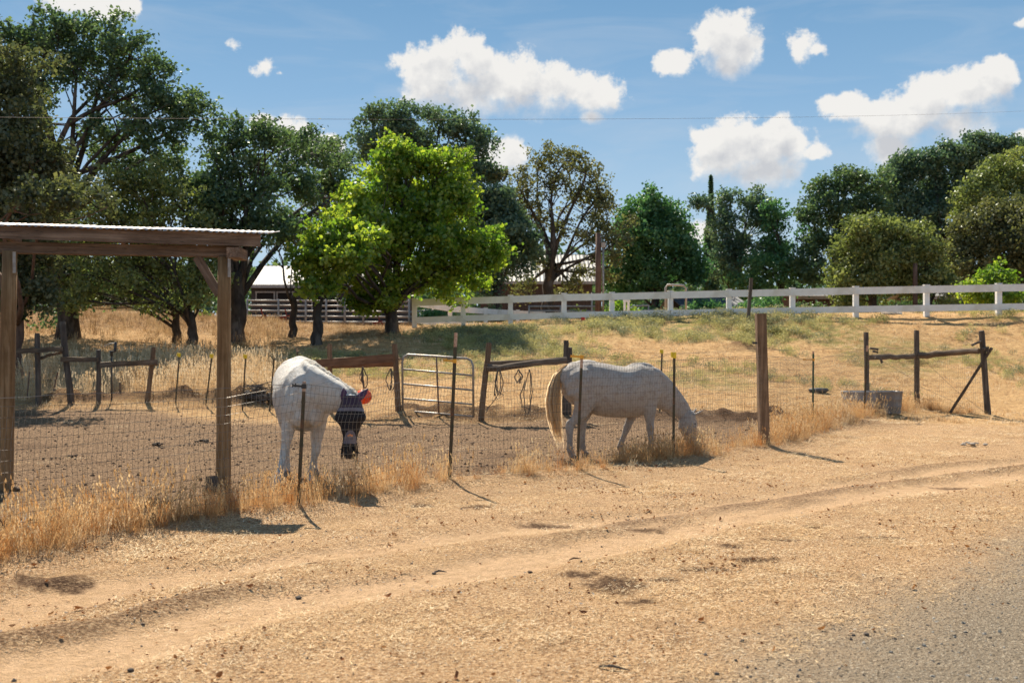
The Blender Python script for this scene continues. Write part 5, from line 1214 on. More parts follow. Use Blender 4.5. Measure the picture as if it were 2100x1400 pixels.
# red implements by the barn
def implement(px, d, k, label):
    b = gpos(px, d); root = empty('farm_implement', b, rr.uniform(-.4, .4), label, 'implement', 'rusty red implements in the dry grass')
    q = MB(); q.beam((-.5 * k, 0, .35 * k), (.45 * k, 0, .55 * k), .12 * k, .10 * k); q.beam((-.1 * k, -.4 * k, .4 * k), (-.1 * k, .4 * k, .4 * k), .10 * k, .08 * k); q.beam((.2 * k, 0, .5 * k), (.05 * k, 0, 1.05 * k), .12 * k, .07 * k); q.build('frame', M['redrust'], root)
    for x in (-.35, .0, .35):
        q = MB(); q.tube([(x * k, .1, .42 * k), (x * k + .16 * k, .1, .25 * k), (x * k + .05 * k, .1, -.02)], .055 * k, 6); q.build('tine', M['redrust'], root)
M['redrust'] = m_plain('rusty_red_paint', (0.28, 0.04, 0.025), (0.16, 0.04, 0.03), 6.0, .8)
implement(534, 51, .72, 'rusty red farm implement in golden grass, nearest the left oak trunk'); implement(583, 50, .66, 'rusty red farm implement standing in grass, right of its larger neighbour'); implement(812 - 37, 49, .5, 'low rusty implement in grass beside the bright green tree trunk')
b = gpos(768, 50); q = MB()
for i in range(5): q.beam((-.55, -.2 + .1 * i, .25 + .09 * (i % 2)), (.6, -.2 + .1 * i, .28 + .09 * (i % 2)), .09, .07, (0, 0, 1), .01, 2, rr)
q.box((0, 0, .1), (.9, .4, .2)); simple('timber_stack', q, M['oldpost'], 'small stack of grey timber in dry grass before the corral', 'timber')

# water trough
def build_trough():
    b = gpos(1788, 23.3); root = empty('water_trough', b, R(3), 'grey galvanised stock tank standing behind the fence grass at the right', 'trough')
    w = 1.38; h = .50; dd = .55; q = MB(); n = 28
    def oval(k, z, inset=0): return [(math.copysign(abs(math.cos(a)) ** .45, math.cos(a)) * (w / 2 * k - inset), math.copysign(abs(math.sin(a)) ** .45, math.sin(a)) * (dd / 2 * k - inset), z) for a in (2 * math.pi * i / n for i in range(n))]
    rings = [oval(.93, 0), oval(.95, h * .3), oval(.97, h * .33), oval(.955, h * .36), oval(.97, h * .64), oval(.99, h * .67), oval(.975, h * .7), oval(1, h), oval(1.02, h + .012), oval(1.0, h + .02, .012), oval(.97, h * .5, .01), oval(.9, .04, .02)]
    vs = [v for r in rings for v in r]; q.add(vs, [(j * n + i, j * n + (i + 1) % n, (j + 1) * n + (i + 1) % n, (j + 1) * n + i) for j in range(len(rings) - 1) for i in range(n)] + [tuple(range((len(rings) - 1) * n, len(rings) * n))])
    q.build('tank', M['zinc'], root, True)
    q = MB(); q.add(oval(.95, h - .08, .01), [tuple(range(n))]); q.build('water', M['waterm'], root)
M['waterm'] = m_plain('trough_water', (0.03, 0.035, 0.03), (0.04, 0.04, 0.03), 2.0, .05, spec=.5)
build_trough()
b = gpos(1679, 26.3); q = MB(); q.loft([((0, 0, .0), .2, .16), ((0, 0, .06), .28, .2), ((0, 0, .11), .24, .17), ((0, 0, .12), .1, .08)], 14, (1, 0, 0)); M['darkblue'] = m_plain('dark_rubber', (0.03, 0.04, 0.05), (0.05, 0.06, 0.07), 5.0, .6)
simple('feed_pan', q, M['darkblue'], 'dark rubber feed pan lying in the dry field beyond the fence', 'feed pan', b, True)
# standpipe
def build_pipe():
    b = gpos(229, 21.9); root = empty('standpipe', b, 0, 'thin black standpipe with valve elbow behind the split rail', 'standpipe'); L = lambda px, py: P(px, py, 21.9) - b
    q = MB(); q.tube([(0, 0, -.1), L(229, 727)], .018, 8); q.build('pipe', M['black'], root, True)
    q = MB(); q.tube([L(229, 730), L(228, 721), L(236, 720), L(237, 701)], [.028, .038, .034, .028], 8); q.build('valve', M['black'], root, True)
    q = MB(); q.tube([L(213, 712), L(222, 705), L(236, 703)], .010, 5); q.build('lever', M['steel2'], root, True)
build_pipe()
# dark brush pile at the back left
def lumps(name, label, cat, centres, mat, seed, group=None, flat=.6):
    rd = random.Random(seed); b0 = Vector(centres[0][:3]); q = MB()
    t = (1 + 5 ** .5) / 2; iv = [Vector(v).normalized() for v in ((-1,t,0),(1,t,0),(-1,-t,0),(1,-t,0),(0,-1,t),(0,1,t),(0,-1,-t),(0,1,-t),(t,0,-1),(t,0,1),(-t,0,-1),(-t,0,1))]
    f = [(0,11,5),(0,5,1),(0,1,7),(0,7,10),(0,10,11),(1,5,9),(5,11,4),(11,10,2),(10,7,6),(7,1,8),(3,9,4),(3,4,2),(3,2,6),(3,6,8),(3,8,9),(4,9,5),(2,4,11),(6,2,10),(8,6,7),(9,8,1)]
    for x, y, z, r in centres:
        q.add([Vector((x, y, z)) - b0 + Vector((v.x * r * rd.uniform(.75, 1.25), v.y * r * rd.uniform(.75, 1.25), v.z * r * flat * rd.uniform(.8, 1.2))) for v in iv], f)
    o = q.build(name, mat, None, False); o.location = b0; 
    md = o.modifiers.new('s', 'SUBSURF'); md.levels = md.render_levels = 1
    return tag(o, label, cat, group)
M['dung'] = m_plain('dark_dung', (0.03, 0.02, 0.014), (0.07, 0.045, 0.03), 30.0, .9, bs=.6); M['drydung'] = m_plain('dry_dung', (0.13, 0.08, 0.045), (0.22, 0.14, 0.08), 30.0, .9, bs=.8, c3=(.05, .03, .02)); M['rock'] = m_plain('pale_rock', (0.30, 0.25, 0.20), (0.42, 0.36, 0.30), 12.0, .9, bs=.5)
def pile(px, py, wpx, n, r, label, seed, mat='dung', d=None, flat=.7, hgt=1.0, name='manure_pile', cat='manure', group='manure piles in the paddock'):
    d = d or EYE * F / (py - HY); rd = random.Random(seed); C = []
    for i in range(n):
        x = (px + rd.uniform(-.5, .5) * wpx - 1050) * d / F; y = d + rd.uniform(-.5, .5) * wpx * d / F * .8; k = 1 - abs(x - (px - 1050) * d / F) / (wpx * d / F) * 1.2
        C.append((x, y, tz(x, y) + r * .3 + rd.random() * r * 1.1 * max(k, 0) * hgt, r * rd.uniform(.7, 1.2)))
    lumps(name, label, cat, C, M[mat], seed, group, flat)
pile(325, 922, 20, 10, .036, 'small dark manure pile in the middle of the paddock floor', 1); pile(414, 915, 22, 12, .036, 'dark manure pile nearest the right shelter pole', 2); pile(392, 920, 40, 9, .018, 'thin scatter of dark manure left of the larger pile by the pole', 5)
pile(148, 940, 24, 9, .024, 'flat dark manure pile nearest the left shelter pole', 3); pile(118, 944, 26, 8, .017, 'crumbled line of dark manure beside the flat pile', 4)
pile(312, 1040, 34, 16, .055, 'large brown dried dung heap just behind the wire mesh at the left', 6, 'drydung', hgt=1.6); pile(290, 1082, 14, 6, .045, 'dark dung clod among the fence grass, left one of two', 7); pile(322, 1080, 20, 8, .045, 'dark dung clod among the fence grass, right one of two', 8)
pile(32, 1006, 26, 12, .04, 'loose brown soil heap at the foot of the left shelter pole', 9, 'drydung', name='soil_heap', cat='soil heap', group=None)
pile(1990, 914, 46, 12, .05, 'low grey-brown stones lying in the straw below the corner posts', 10, 'rock', name='stone_heap', cat='stones', group=None, flat=.5); 
pile(535, 800, 50, 22, .12, 'dark heap of old wire and brush against the back of the paddock', 13, 'oldpost', d=22.2, name='brush_heap', cat='brush heap', group=None, hgt=2.2)
hp = bpy.data.objects['brush_heap']; q = MB(); rd = random.Random(77); hb = gpos(535, 22.2)
for i in range(46):
    a = Vector((rd.gauss(0, .22), rd.gauss(0, .14), rd.uniform(.02, .38))); dr = Vector((rd.gauss(0, 1), rd.gauss(0, 1), rd.gauss(0, .35))).normalized() * rd.uniform(.12, .42)
    q.tube([hb - hp.location + a - dr, hb - hp.location + a + Vector((0, 0, rd.gauss(0, .03))), hb - hp.location + a + dr], [.006, .011, .005], 5)
q.build('sticks', M['oldpost'], hp)['kind'] = 'stuff'
for i, (px, py, r, lab) in enumerate(((612, 1212, .028, 'small brown stone lying beside the lower wheel track'), (890, 1164, .022, 'little dark stone on the verge left of the track bend'), (1087, 1172, .026, 'brown stone in the straw near the middle of the verge'), (268, 1375, .022, 'dark pebble near the bottom left of the verge'), (1288, 911 + 150, .02, 'small stone in the pale wheel track'), (1777, 1297, .022, 'dark stone at the edge of the gravel road'))):
    d = EYE * F / (py - HY); x = (px - 1050) * d / F; lumps('stone', lab, 'stone', [(x, d, tz(x, d) + r * .3, r)], M['oldpost'] if i != 2 else M['drydung'], 30 + i, 'single stones on the verge', .55)
# stump beside the shelter pole
b = gpos(434, 11.25); q = MB(); q.tube([(0, 0, -.05), (.005, 0, .08), (0, .01, .15)], [.085, .075, .07], 9, True, .12, rr); simple('stump', q, M['oldpost'], 'short broken stump beside the foot of the right shelter pole', 'stump', b)
# timber edge at lower left
for i, (a, b2, r, lab) in enumerate((((-120, 1092), (128, 1082), .075, 'upper dark log lying along the fence foot at the far left'), ((-160, 1130), (70, 1122), .085, 'lower dark log lying along the fence foot at the far left'), ((95, 1078), (142, 1086), .06, 'short dark log end right of the two long logs'))):
    A = gpt(*a); B = gpt(*b2); q = MB(); A = Vector((*A, tz(*A) + r * .5)); B = Vector((*B, tz(*B) + r * .5)); q.tube([(A.lerp(B, t) - A) + Vector((0, 0, rr.uniform(-.01, .01))) for t in (0, .2, .4, .6, .8, 1)], [r * rr.uniform(.85, 1.1) for _ in range(6)], 10, True, .08, rr); simple('log', q, M['darklog'], lab, 'log', A, False, 'dark logs at the fence foot')
# twisted pale blue rope on a leaning stick
d = 8.0; b = gpos(26, 7.75); q = MB(); q.tube([(0, 0, 0), P(36, 1100, 8.1) - b, P(50, 1075, 8.4) - b, P(56, 1050, 8.5) - b], [.010, .012, .010, .007], 6); q.box(P(46, 1070, 8.4) - b, (.03, .02, .02)); q.box(P(60, 1081, 8.4) - b, (.025, .02, .025))
M['paleblue'] = m_plain('pale_blue_plastic', (0.42, 0.58, 0.60), (0.34, 0.42, 0.42), 30.0, .6); simple('leaning_stick', q, M['paleblue'], 'pale bluish stick leaning in the dry grass at the lower left', 'stick', b)
# twigs
for i, (px, py, L, az, lab) in enumerate(((1260, 1372, .16, -.35, 'dark twig lying near the bottom edge of the verge'), (903, 1163, .09, .1, 'short grey twig on the verge left of the track bend'), (1180, 1140, .10, .4, 'pale dry leaf stalk in the straw at the centre'))):
    d = EYE * F / (py - HY); b = gpos(px, d, .012); q = MB(); q.tube([(-L / 2, 0, 0), (-L * .1, .01, .008), (L / 2, 0, 0)], [.006, .008, .003], 6); simple('twig', q, M['oldpost'] if i != 2 else M['drydung'], lab, 'twig', b, False, 'twigs on the verge', az)
# overhead cable
q = MB(); A = P(-500, 236, 12); B = P(2600, 190, 55); pts = []
for i in range(41): t = i / 40; p = A.lerp(B, t); p.z -= 1.5 * 4 * t * (1 - t) * .35; pts.append(p - A)
q.tube(pts, [.003 for _ in pts], 5); simple('overhead_cable', q, M['wire'], 'thin overhead cable crossing the sky in front of the trees', 'cable', A)
# ---------------------------------------------------------------- trees: tapered trunks, limbs, crowns of small leaves
def m_leaf(name, dark, mid, light, trans=.42, gloss=.035):
    m, g, b, out = mat_new(name); g.n.remove(b)
    a = g.add('ShaderNodeAttribute', attribute_name='tint').outputs['Fac']
    col = g.ramp(a, [(0.05, dark), (0.45, mid), (0.95, light)])
    d = g.add('ShaderNodeBsdfDiffuse'); t = g.add('ShaderNodeBsdfTranslucent'); gl = g.add('ShaderNodeBsdfGlossy'); gl.inputs['Roughness'].default_value = .42
    gl.inputs['Color'].default_value = (.8, .85, .8, 1)
    g.put(d.inputs[0], col); g.put(t.inputs[0], g.mix(1.0, col, (1.15, 1.2, .65), 'MULTIPLY'))
    mx = g.add('ShaderNodeMixShader'); mx.inputs[0].default_value = trans; g.l.new(d.outputs[0], mx.inputs[1]); g.l.new(t.outputs[0], mx.inputs[2])
    m2 = g.add('ShaderNodeMixShader'); m2.inputs[0].default_value = gloss; g.l.new(mx.outputs[0], m2.inputs[1]); g.l.new(gl.outputs[0], m2.inputs[2])
    g.l.new(m2.outputs[0], out.inputs[0]); return m
L_ = {
 'oak': m_leaf('oak_leaf', (0.042, 0.082, 0.048), (0.085, 0.145, 0.078), (0.18, 0.245, 0.12)),
 'blue': m_leaf('blue_green_oak_leaf', (0.045, 0.088, 0.068), (0.09, 0.155, 0.108), (0.18, 0.24, 0.15)),
 'olive': m_leaf('olive_brown_leaf', (0.046, 0.06, 0.034), (0.09, 0.108, 0.058), (0.18, 0.18, 0.09)),
 'brown': m_leaf('browning_leaf', (0.06, 0.075, 0.04), (0.13, 0.14, 0.068), (0.25, 0.235, 0.105)),
 'lime': m_leaf('bright_green_leaf', (0.06, 0.15, 0.02), (0.17, 0.28, 0.035), (0.46, 0.50, 0.07), .57, .04),
 'green': m_leaf('mid_green_leaf', (0.04, 0.12, 0.058), (0.075, 0.185, 0.085), (0.16, 0.29, 0.12), .42),
 'yolive': m_leaf('yellow_olive_leaf', (0.08, 0.115, 0.045), (0.165, 0.205, 0.08), (0.31, 0.335, 0.13), .45),
 'cyp': m_leaf('cypress_leaf', (0.03, 0.08, 0.05), (0.06, 0.13, 0.075), (0.12, 0.20, 0.10), .35)}
M['bark'] = m_plain('dark_oak_bark', (0.035, 0.028, 0.024), (0.075, 0.060, 0.05), 9.0, .95, bs=1.0, c3=(0.12, 0.10, 0.085), stretch=(1, 1, .35))
M['bark2'] = m_plain('red_brown_bark', (0.10, 0.06, 0.045), (0.18, 0.11, 0.08), 9.0, .95, bs=1.0, stretch=(1, 1, .35))
NLEAF = [0]
def limb(mb, a, b, r0, r1, rd, sag=.0, n=6, wig=.06):
    a = Vector(a); b = Vector(b); L = (b - a).length; pts = []
    o1 = Vector((rd.gauss(0, 1), rd.gauss(0, 1), rd.gauss(0, .6))) * L * wig; o2 = Vector((rd.gauss(0, 1), rd.gauss(0, 1), rd.gauss(0, .6))) * L * wig
    for i in range(n + 1):
        t = i / n; p = a.lerp(b, t) + o1 * math.sin(t * math.pi) + o2 * math.sin(t * 2 * math.pi) * .7 + Vector((0, 0, sag * L * math.sin(t * math.pi))); pts.append(p)
    mb.tube(pts, [r0 + (r1 - r0) * (i / n) ** .8 for i in range(n + 1)], 7, True, .05, rd); return pts
def tree(name, label, base, trunk_r, fork, blobs, leaf, size, dens, seed, bark='bark', spread=.42, twigs=True, group=None, nclu=1.0, gap=0.0, tilt=0.0, lean_px=None):
    """base (px, depth); fork = (px, py) where the trunk divides; blobs = crown masses (px, py, rx, ry[, depth offset]) at the tree's distance"""
    rd = random.Random(seed); rs_ = np.random.RandomState(seed); px, d = base; b = gpos(px, d, -.15); k = d / F
    root = empty(name, b, 0, label, 'tree', group)
    fk = P(fork[0], fork[1], d)
    tm = MB(); L = (fk - b); nn = 8; pts = []
    for i in range(nn + 1):
        t = i / nn; pts.append(L * t + Vector((rd.gauss(0, .05), rd.gauss(0, .05), 0)) * (1 if 0 < i < nn else 0) * L.length * .35)
    tm.tube(pts, [trunk_r * .8 * (1.35 if i == 0 else 1.05 - .45 * i / nn) for i in range(nn + 1)], 12, True, .07, rd)
    cents = []; C = []; CT = []; Bi = []
    for bi, bl in enumerate(blobs):
        of = bl[4] if len(bl) > 4 else rd.uniform(-.55, .55) * (bl[2] + bl[3]) * k * .5; c = P(bl[0], bl[1], d + of); rx, rz = bl[2] * (d + of) / F, bl[3] * (d + of) / F; ry = .5 * (rx + rz)
        area = 4 * math.pi * ((rx * rz) ** 1.6 / 3 + (rx * ry) ** 1.6 / 3 + (ry * rz) ** 1.6 / 3) ** (1 / 1.6)
        n = max(8, int(area / (spread * spread) * 1.15 * dens * nclu))
        # crown mass = a handful of leafy puffs set round its centre, with air between them
        R_ = (rx * ry * rz) ** (1 / 3); npf = int(np.clip(5 + R_ * R_ * 3.4 * (1 - .35 * gap), 6, 30))
        i_ = np.arange(npf) + .5; ph = np.arccos(1 - 2 * i_ / npf); th = math.pi * (1 + 5 ** .5) * i_ + bi * 1.7
        pv = np.stack([np.cos(th) * np.sin(ph), np.sin(th) * np.sin(ph), np.cos(ph)], 1) + rs_.normal(size=(npf, 3)) * .22
        pr = rs_.uniform(.55, 1.0, npf)[:, None]; pc = np.array(c) + pv * pr * np.array([rx, ry, rz]) * .86
        ps = rs_.uniform(.26, .46, npf) * R_ * (1 - .22 * gap) + .12
        wgt = ps ** 2 / (ps ** 2).sum(); pk = rs_.choice(npf, n, p=wgt)
        v = rs_.normal(size=(n, 3)); v /= np.linalg.norm(v, axis=1)[:, None]
        cc = pc[pk] + v * (ps[pk] * rs_.rand(n) ** .36)[:, None] * np.array([1.15, 1.15, .8]); C.append(cc); Bi += [bi] * len(cc); cents.append(c)
        CT.append(rs_.rand(npf)[pk])
    C = np.concatenate(C); CT = np.concatenate(CT)
    # limbs reach every mass, then twigs reach into its clumps
    f0 = pts[-1]
    for bi, c in enumerate(cents):
        t0 = rd.uniform(.55, 1.0) if c.z - b.z > L.length * 1.0 else rd.uniform(.5, .85)
        s = pts[int(t0 * nn)]; e = c - b; r = trunk_r * rd.uniform(.17, .32)
        lp = limb(tm, s, e, r, r * .3, rd, sag=.10)
        if twigs:
            own = [i for i, q in enumerate(Bi) if q == bi]
            for _ in range(min(len(own), 7)):
                i = rd.choice(own); st = lp[rd.randint(3, 6)]; limb(tm, st, Vector(C[i]) - b, r * .28, .010, rd, n=4)
    for i in range(int(len(blobs) * .7)):      # cross limbs
        a_, b_ = rd.choice(cents), rd.choice(cents)
        if (a_ - b_).length < 5 and a_ is not b_: limb(tm, a_ - b, b_ - b, trunk_r * .09, trunk_r * .03, rd, n=4)
    tm.build('trunk', M[bark], root, True)
    # leaves
    nl = int(30 * dens ** .5); N = len(C) * nl; NLEAF[0] += N
    ctr = np.repeat(C, nl, 0); ct = np.repeat(CT * .34 + rs_.rand(len(C)) * .16, nl)
    off = rs_.normal(size=(N, 3)) * spread * np.array([.40, .40, .30]); p = ctr + off - np.array(b)
    u = rs_.normal(size=(N, 3)); u /= np.linalg.norm(u, axis=1)[:, None]; w = np.cross(u, rs_.normal(size=(N, 3))); w /= np.linalg.norm(w, axis=1)[:, None]
    s = size * .90 * rs_.uniform(.6, 1.35, N)[:, None]
    V = np.stack([p - u * s * .55, p + w * s * .42, p + u * s * .6, p - w * s * .42], 1).reshape(-1, 3)
    me = np_mesh('crown', V, np.arange(N * 4).reshape(N, 4)); fattr(me, 'tint', np.repeat(np.clip(ct + rs_.rand(N) * .5, 0, 1), 4))
    link('crown', me, L_[leaf], root)
    return root
T = tree
# left side, near to far
T('evergreen_oak', 'dark brown-green oak filling the left edge behind the shelter', (30, 26), .27, (36, 600), [(10,160,75,75),(-40,260,110,120),(30,300,85,95),(-20,420,120,110),(60,420,75,80),(95,330,45,45),(70,500,70,55),(-30,560,110,80),(60,600,55,60),(-130,330,100,160),(150,398,75,28,-2.7),(70,410,60,36,-2.7)], 'olive', .11, 1.0, 1, 'bark2', .34)
T('tall_oak', 'tall spreading oak at upper left with open branches against the sky', (138, 34), .42, (125, 330), [(40,90,75,60),(120,60,75,48),(205,70,60,48),(160,130,80,50),(265,120,60,55),(310,150,45,45),(330,200,50,45),(70,170,60,50),(230,185,60,42),(385,215,55,38),(300,250,60,38),(400,245,38,34),(250,290,55,35),(60,250,55,55),(190,260,40,30),(330,310,55,45),(90,330,55,40),(-40,120,80,80)], 'oak', .13, .78, 2, spread=.40, gap=.6)
T('green_oak', 'mid-green leafy oak hanging low above the mound, behind the shelter roof', (395, 33), .24, (392, 640), [(200,400,70,55),(280,370,70,50),(350,400,70,60),(240,470,80,45),(330,480,75,50),(405,470,55,60),(180,500,60,45),(280,545,75,42),(370,555,70,50),(420,560,45,45),(200,570,50,38),(310,610,55,32),(390,620,50,35),(150,610,42,42),(110,560,45,50)], 'yolive', .12, .72, 3, spread=.38, gap=.3)
T('shady_oak', 'dark dense oak behind the shelter roof, left of the mound', (362, 35), .22, (360, 640), [(150,430,70,60),(230,330,60,50),(120,520,60,50),(180,600,55,40),(250,590,60,35),(330,350,60,50),(100,640,40,35),(60,520,50,60),(410,400,50,60),(300,440,70,60)], 'oak', .12, .65, 4, spread=.40, gap=.3)
T('grey_oak', 'broad dark oak with thick trunk between shelter post and bright tree', (482, 34.5), .40, (490, 560), [(470,290,52,45),(540,280,55,45),(600,300,50,42,4),(650,310,50,42,7),(700,330,42,40,10),(450,360,55,55),(520,370,65,60),(600,380,60,60,4),(670,395,50,55,9),(470,450,60,60),(550,455,65,55),(610,470,40,45,6),(480,495,40,30),(705,400,36,45,10),(430,420,45,70)], 'oak', .13, .95, 5, spread=.42, gap=.35)
T('small_oak', 'slim grey-trunked tree in dry grass before the corral', (599, 37.5), .20, (606, 600), [(600,470,40,30,2),(630,500,30,22,2),(560,500,20,14)], 'brown', .10, .25, 6, spread=.4)
T('dark_tree', 'dark forked tree under the left side of the bright green crown', (649, 34), .26, (652, 620), [(625,575,26,20,1),(665,590,26,18,1),(690,560,30,26,3)], 'oak', .12, .6, 7, spread=.38)
T('bright_tree', 'bright lime-green broadleaf tree in the middle, leaning to the left', (801, 38.5), .36, (806, 600), [(830,320,45,42),(790,350,50,45),(870,335,50,34),(935,322,38,20),(905,370,50,36),(800,420,75,60),(890,420,70,65),(950,400,40,45),(740,450,62,45,-2),(700,470,48,38,-4),(655,478,36,26,-5),(720,520,60,45,-5),(738,398,42,34,-2),(745,495,55,45,-4),(850,500,85,65),(930,510,60,60),(985,500,45,45),(1015,525,32,25),(760,540,75,55),(670,545,60,46,-5),(632,515,40,34,-5),(650,585,42,26,-5),(880,570,80,45),(965,552,50,32),(780,600,60,35),(720,395,28,20),(740,620,40,20)], 'lime', .16, .95, 8, spread=.42)
T('high_oak', 'tall blue-green oak rising behind the bright green tree', (905, 60), .55, (900, 470), [(790,250,55,38),(760,290,42,34),(830,245,36,30),(905,245,40,32),(950,265,45,38),(985,300,35,38),(850,290,55,40),(930,320,50,40),(960,360,50,40),(790,320,45,36),(1000,350,25,30)], 'blue', .20, 1.0, 9, spread=.62, gap=.35)
T('oval_oak', 'dense dark oval oak right of the bright green tree', (1020, 55), .40, (1020, 590), [(1000,420,60,60),(1050,470,50,60),(1010,500,60,60),(1060,530,42,45),(990,570,50,30),(960,420,40,40)], 'blue', .19, 1.35, 10, spread=.55)
T('brown_oak', 'airy brown-leaved oak with visible forking limbs, centre of the tree line', (1124, 60), .50, (1128, 500), [(1110,320,42,28),(1160,330,45,34),(1200,355,38,40),(1140,370,40,32),(1060,370,42,26),(1075,400,40,30),(1090,440,40,34),(1190,410,42,36),(1230,400,38,34),(1160,470,32,24),(1245,450,42,42),(1215,480,36,26),(1260,500,38,42),(1070,590,30,22),(1170,590,28,24),(1245,550,44,34),(1100,540,22,22),(1190,560,22,26)], 'brown', .17, .55, 11, spread=.50, gap=.7)
T('sycamore', 'rounded mid-green tree right of the utility pole', (1345, 64), .45, (1345, 590), [(1330,415,42,34),(1300,450,42,38),(1370,450,45,45),(1340,480,70,55),(1400,510,42,45),(1290,520,45,50),(1350,550,80,45),(1420,560,38,36),(1260,575,35,32),(1310,590,60,22)], 'green', .20, 1.15, 12, spread=.60)
def cypress():
    d = 78; b = gpos(1458, d); rs_ = np.random.RandomState(5); root = empty('cypress', b, 0, 'tall thin pointed cypress standing alone above the tree line', 'tree')
    H = P(1458, 362, d).z - b.z; n = 11000; t = rs_.rand(n) ** .8; r = (.66 * np.sin(np.clip(t * 1.05 + .12, 0, 1) * math.pi * .92) ** .6 * (1 - t ** 3 * .85)) * np.sqrt(rs_.rand(n)) * 1.0; a = rs_.rand(n) * 6.283
    p = np.stack([r * np.cos(a), r * np.sin(a), t * H], 1); u = rs_.normal(size=(n, 3)) * [.4, .4, 1]; u /= np.linalg.norm(u, axis=1)[:, None]; w = np.cross(u, rs_.normal(size=(n, 3))); w /= np.linalg.norm(w, axis=1)[:, None]; s = .26
    V = np.stack([p - u * s * .6, p + w * s * .3, p + u * s * .8, p - w * s * .3], 1).reshape(-1, 3); me = np_mesh('crown', V, np.arange(n * 4).reshape(n, 4)); fattr(me, 'tint', np.repeat(rs_.rand(n), 4)); link('crown', me, L_['cyp'], root)
    q = MB(); q.tube([(0, 0, -.2), (0, 0, H * .5), (0, 0, H * .95)], [.25, .15, .02], 8); q.build('trunk', M['bark'], root, True)
cypress()
T('eucalyptus', 'loose grey-green tree just right of the thin cypress', (1500, 70), .35, (1500, 560), [(1490,410,24,24),(1485,455,34,24),(1440,415,24,20),(1500,490,44,34),(1545,410,32,28),(1560,450,38,34),(1530,520,50,42),(1480,550,40,30)], 'blue', .20, .95, 13, spread=.58, gap=.3)
T('hedge_oak', 'dark green bushy tree between the loose grey-green tree and the wide oak', (1600, 68), .35, (1600, 575), [(1595,440,26,30),(1600,490,40,44),(1570,550,50,38),(1620,555,45,40),(1530,585,45,22)], 'green', .19, 1.0, 14, spread=.58, gap=.2)
T('wide_oak', 'wide oak with holes of sky in its crown, left of the tallest right-hand tree', (1715, 66), .48, (1715, 520), [(1690,390,40,28),(1740,370,45,26),(1790,375,40,28),(1670,430,40,34),(1720,430,44,30),(1780,420,44,34),(1690,490,55,40),(1740,510,50,50),(1660,550,40,40),(1800,470,42,38)], 'oak', .20, 1.0, 15, spread=.58, gap=.45)
T('great_oak', 'tallest dark blue-green oak rising at the right edge', (1900, 74), .60, (1905, 520), [(1870,340,48,36),(1920,330,52,38),(1975,310,52,38),(2040,305,50,32),(2090,320,45,38),(1850,400,48,45),(1920,400,60,50),(1990,380,60,50),(1880,460,60,45),(1950,460,55,50),(1910,520,50,40),(2060,370,50,40),(1830,360,26,24)], 'blue', .22, 1.15, 16, spread=.66, gap=.2)
T('yellow_oak', 'yellow-green tree in front of the tallest oak at the right edge', (2040, 62), .40, (2040, 500), [(2060,350,44,36),(2090,370,40,44),(2000,400,45,34),(2060,420,50,40),(1985,440,36,28),(2120,420,40,50)], 'yolive', .19, 1.1, 17, spread=.58)
T('olive_tree', 'rounded olive-yellow tree in front of the wide oak, left of the short pole', (1790, 54), .36, (1790, 590), [(1780,475,50,36),(1825,480,46,36),(1750,520,48,38),(1810,540,65,48),(1770,580,65,40),(1720,560,28,26),(1850,580,50,38),(1860,520,40,38),(1740,610,36,26)], 'yolive', .17, 1.15, 18, spread=.50)
T('bronze_tree', 'small bronze-yellow tree right of the short wooden pole', (1905, 53), .28, (1905, 600), [(1885,480,28,30),(1900,530,42,44),(1925,580,42,36),(1885,590,30,28)], 'yolive', .16, 1.0, 19, spread=.48)
T('brown_olive', 'large rounded brown-olive tree at the right edge of the frame', (2060, 56), .42, (2060, 590), [(2060,440,55,38),(2000,470,52,40),(2090,480,55,50),(1970,510,42,34),(2040,530,65,42),(2100,550,55,45),(1990,560,48,34),(2150,480,70,80)], 'brown', .17, 1.2, 20, spread=.50)
T('young_tree', 'small fresh green sapling right behind the white fence at the right', (2030, 41), .10, (2030, 610), [(2030,565,26,24),(2000,590,26,24),(2055,585,24,28),(2025,610,36,24),(2070,615,20,18)], 'lime', .14, 1.0, 21, spread=.34)
T('mound_oak', 'green oak growing behind the crest of the golden mound', (255, 50), .30, (255, 600), [(200,560,60,50),(270,540,60,50),(330,570,50,40),(250,600,70,30),(160,600,45,35)], 'yolive', .15, .9, 22, spread=.48)
T('crest_oak', 'dark oak behind the mound at the far left, seen under the shelter roof', (60, 52), .30, (60, 600), [(20,540,60,60),(80,560,60,50),(110,500,60,50),(-40,590,60,50)], 'oak', .16, .9, 23, spread=.48)
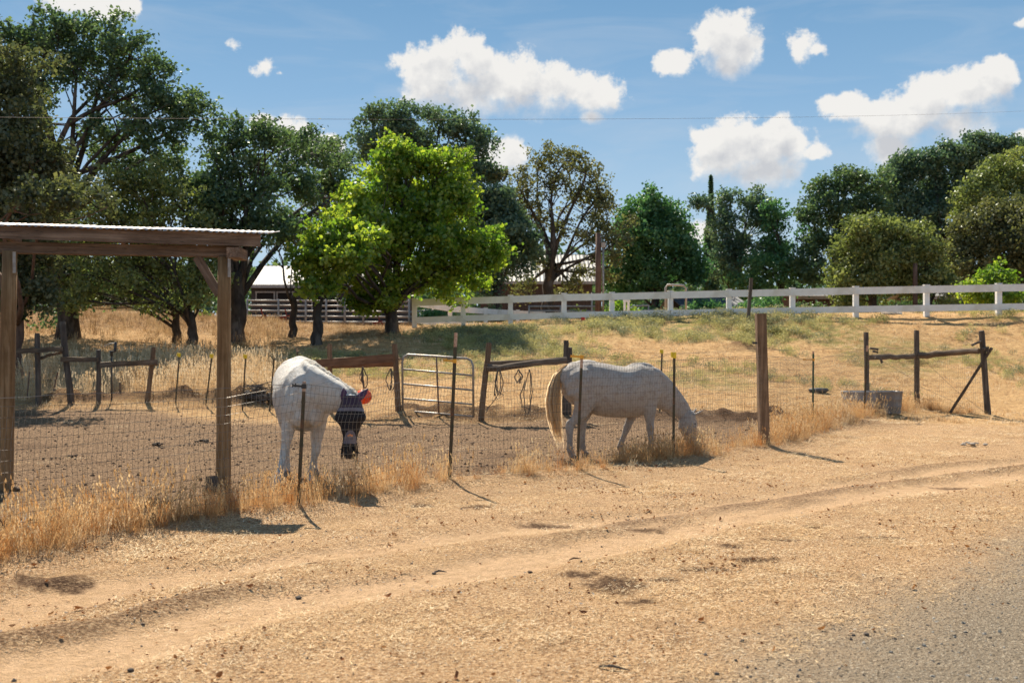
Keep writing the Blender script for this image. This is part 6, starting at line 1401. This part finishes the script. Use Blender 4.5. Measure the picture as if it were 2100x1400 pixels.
# undergrowth beyond the white fence
for i, (px, d, w, h, lf, lab) in enumerate(((1275, 50, 34, 30, 'lime', 'light green bush left of the white upright bracket'), (1440, 56, 60, 40, 'green', 'dark green bush behind the white fence right of the pipe arch'), (1560, 56, 70, 42, 'green', 'broad dark bush behind the leaning wooden stake'), (1650, 58, 60, 34, 'oak', 'low dark bush behind the fence at the foot of the wide oak'),
        (1860, 56, 70, 34, 'oak', 'dark bush around the foot of the short wooden pole'), (1960, 58, 60, 36, 'oak', 'dark bush left of the green sapling'), (2090, 60, 60, 36, 'oak', 'dark bush at the right edge behind the white fence'), (1010, 54, 44, 26, 'oak', 'dark shrub right of the bright tree behind the white fence'), (1185, 52, 30, 22, 'yolive', 'yellowing shrub left of the utility pole'),
        (888, 50, 40, 24, 'green', 'low green shrub behind the corner of the white fence'), (1330, 60, 60, 30, 'green', 'dark shrub under the rounded mid-green tree'), (1745, 60, 50, 30, 'green', 'dark green shrub under the olive-yellow tree'))):
    yb = HY - (tz((px - 1050) * d / F, d) - EYE) * F / d
    r_ = T('shrub', lab, (px, d), .06, (px, yb - h * .6), [(px - w * .4, yb - h * .6, w * .5, h * .7), (px + w * .35, yb - h * .7, w * .5, h * .75), (px, yb - h * 1.0, w * .5, h * .6)], lf, .16, .9, 40 + i, spread=.45, twigs=False, group='shrubs behind the white fence'); r_['category'] = 'shrub'
# a wooded backdrop far behind closes the gaps low down
def far_wood():
    rs_ = np.random.RandomState(9); n = 60000; x = rs_.uniform(-95, 130, n); d = rs_.uniform(100, 135, n)
    top = 7.5 + 4.5 * (fbm(x, d * 0, .09, 3, 3.)) * 2 + 1.6 * fbm(x, d, .5, 2, 6.); z = np.array([2.5]) + rs_.rand(n) ** .7 * np.maximum(top, 2)
    p = np.stack([x, d, z], 1); u = rs_.normal(size=(n, 3)); u /= np.linalg.norm(u, axis=1)[:, None]; w = np.cross(u, rs_.normal(size=(n, 3))); w /= np.linalg.norm(w, axis=1)[:, None]; s = .42
    V = np.stack([p - u * s, p + w * s * .6, p + u * s, p - w * s * .6], 1).reshape(-1, 3); me = np_mesh('distant_wood', V, np.arange(n * 4).reshape(n, 4)); fattr(me, 'tint', np.repeat(rs_.rand(n) * .7, 4))
    tag(link('distant_wood', me, L_['oak']), 'distant belt of dark trees closing the gaps behind the oaks', 'wood', kind='stuff')
far_wood()
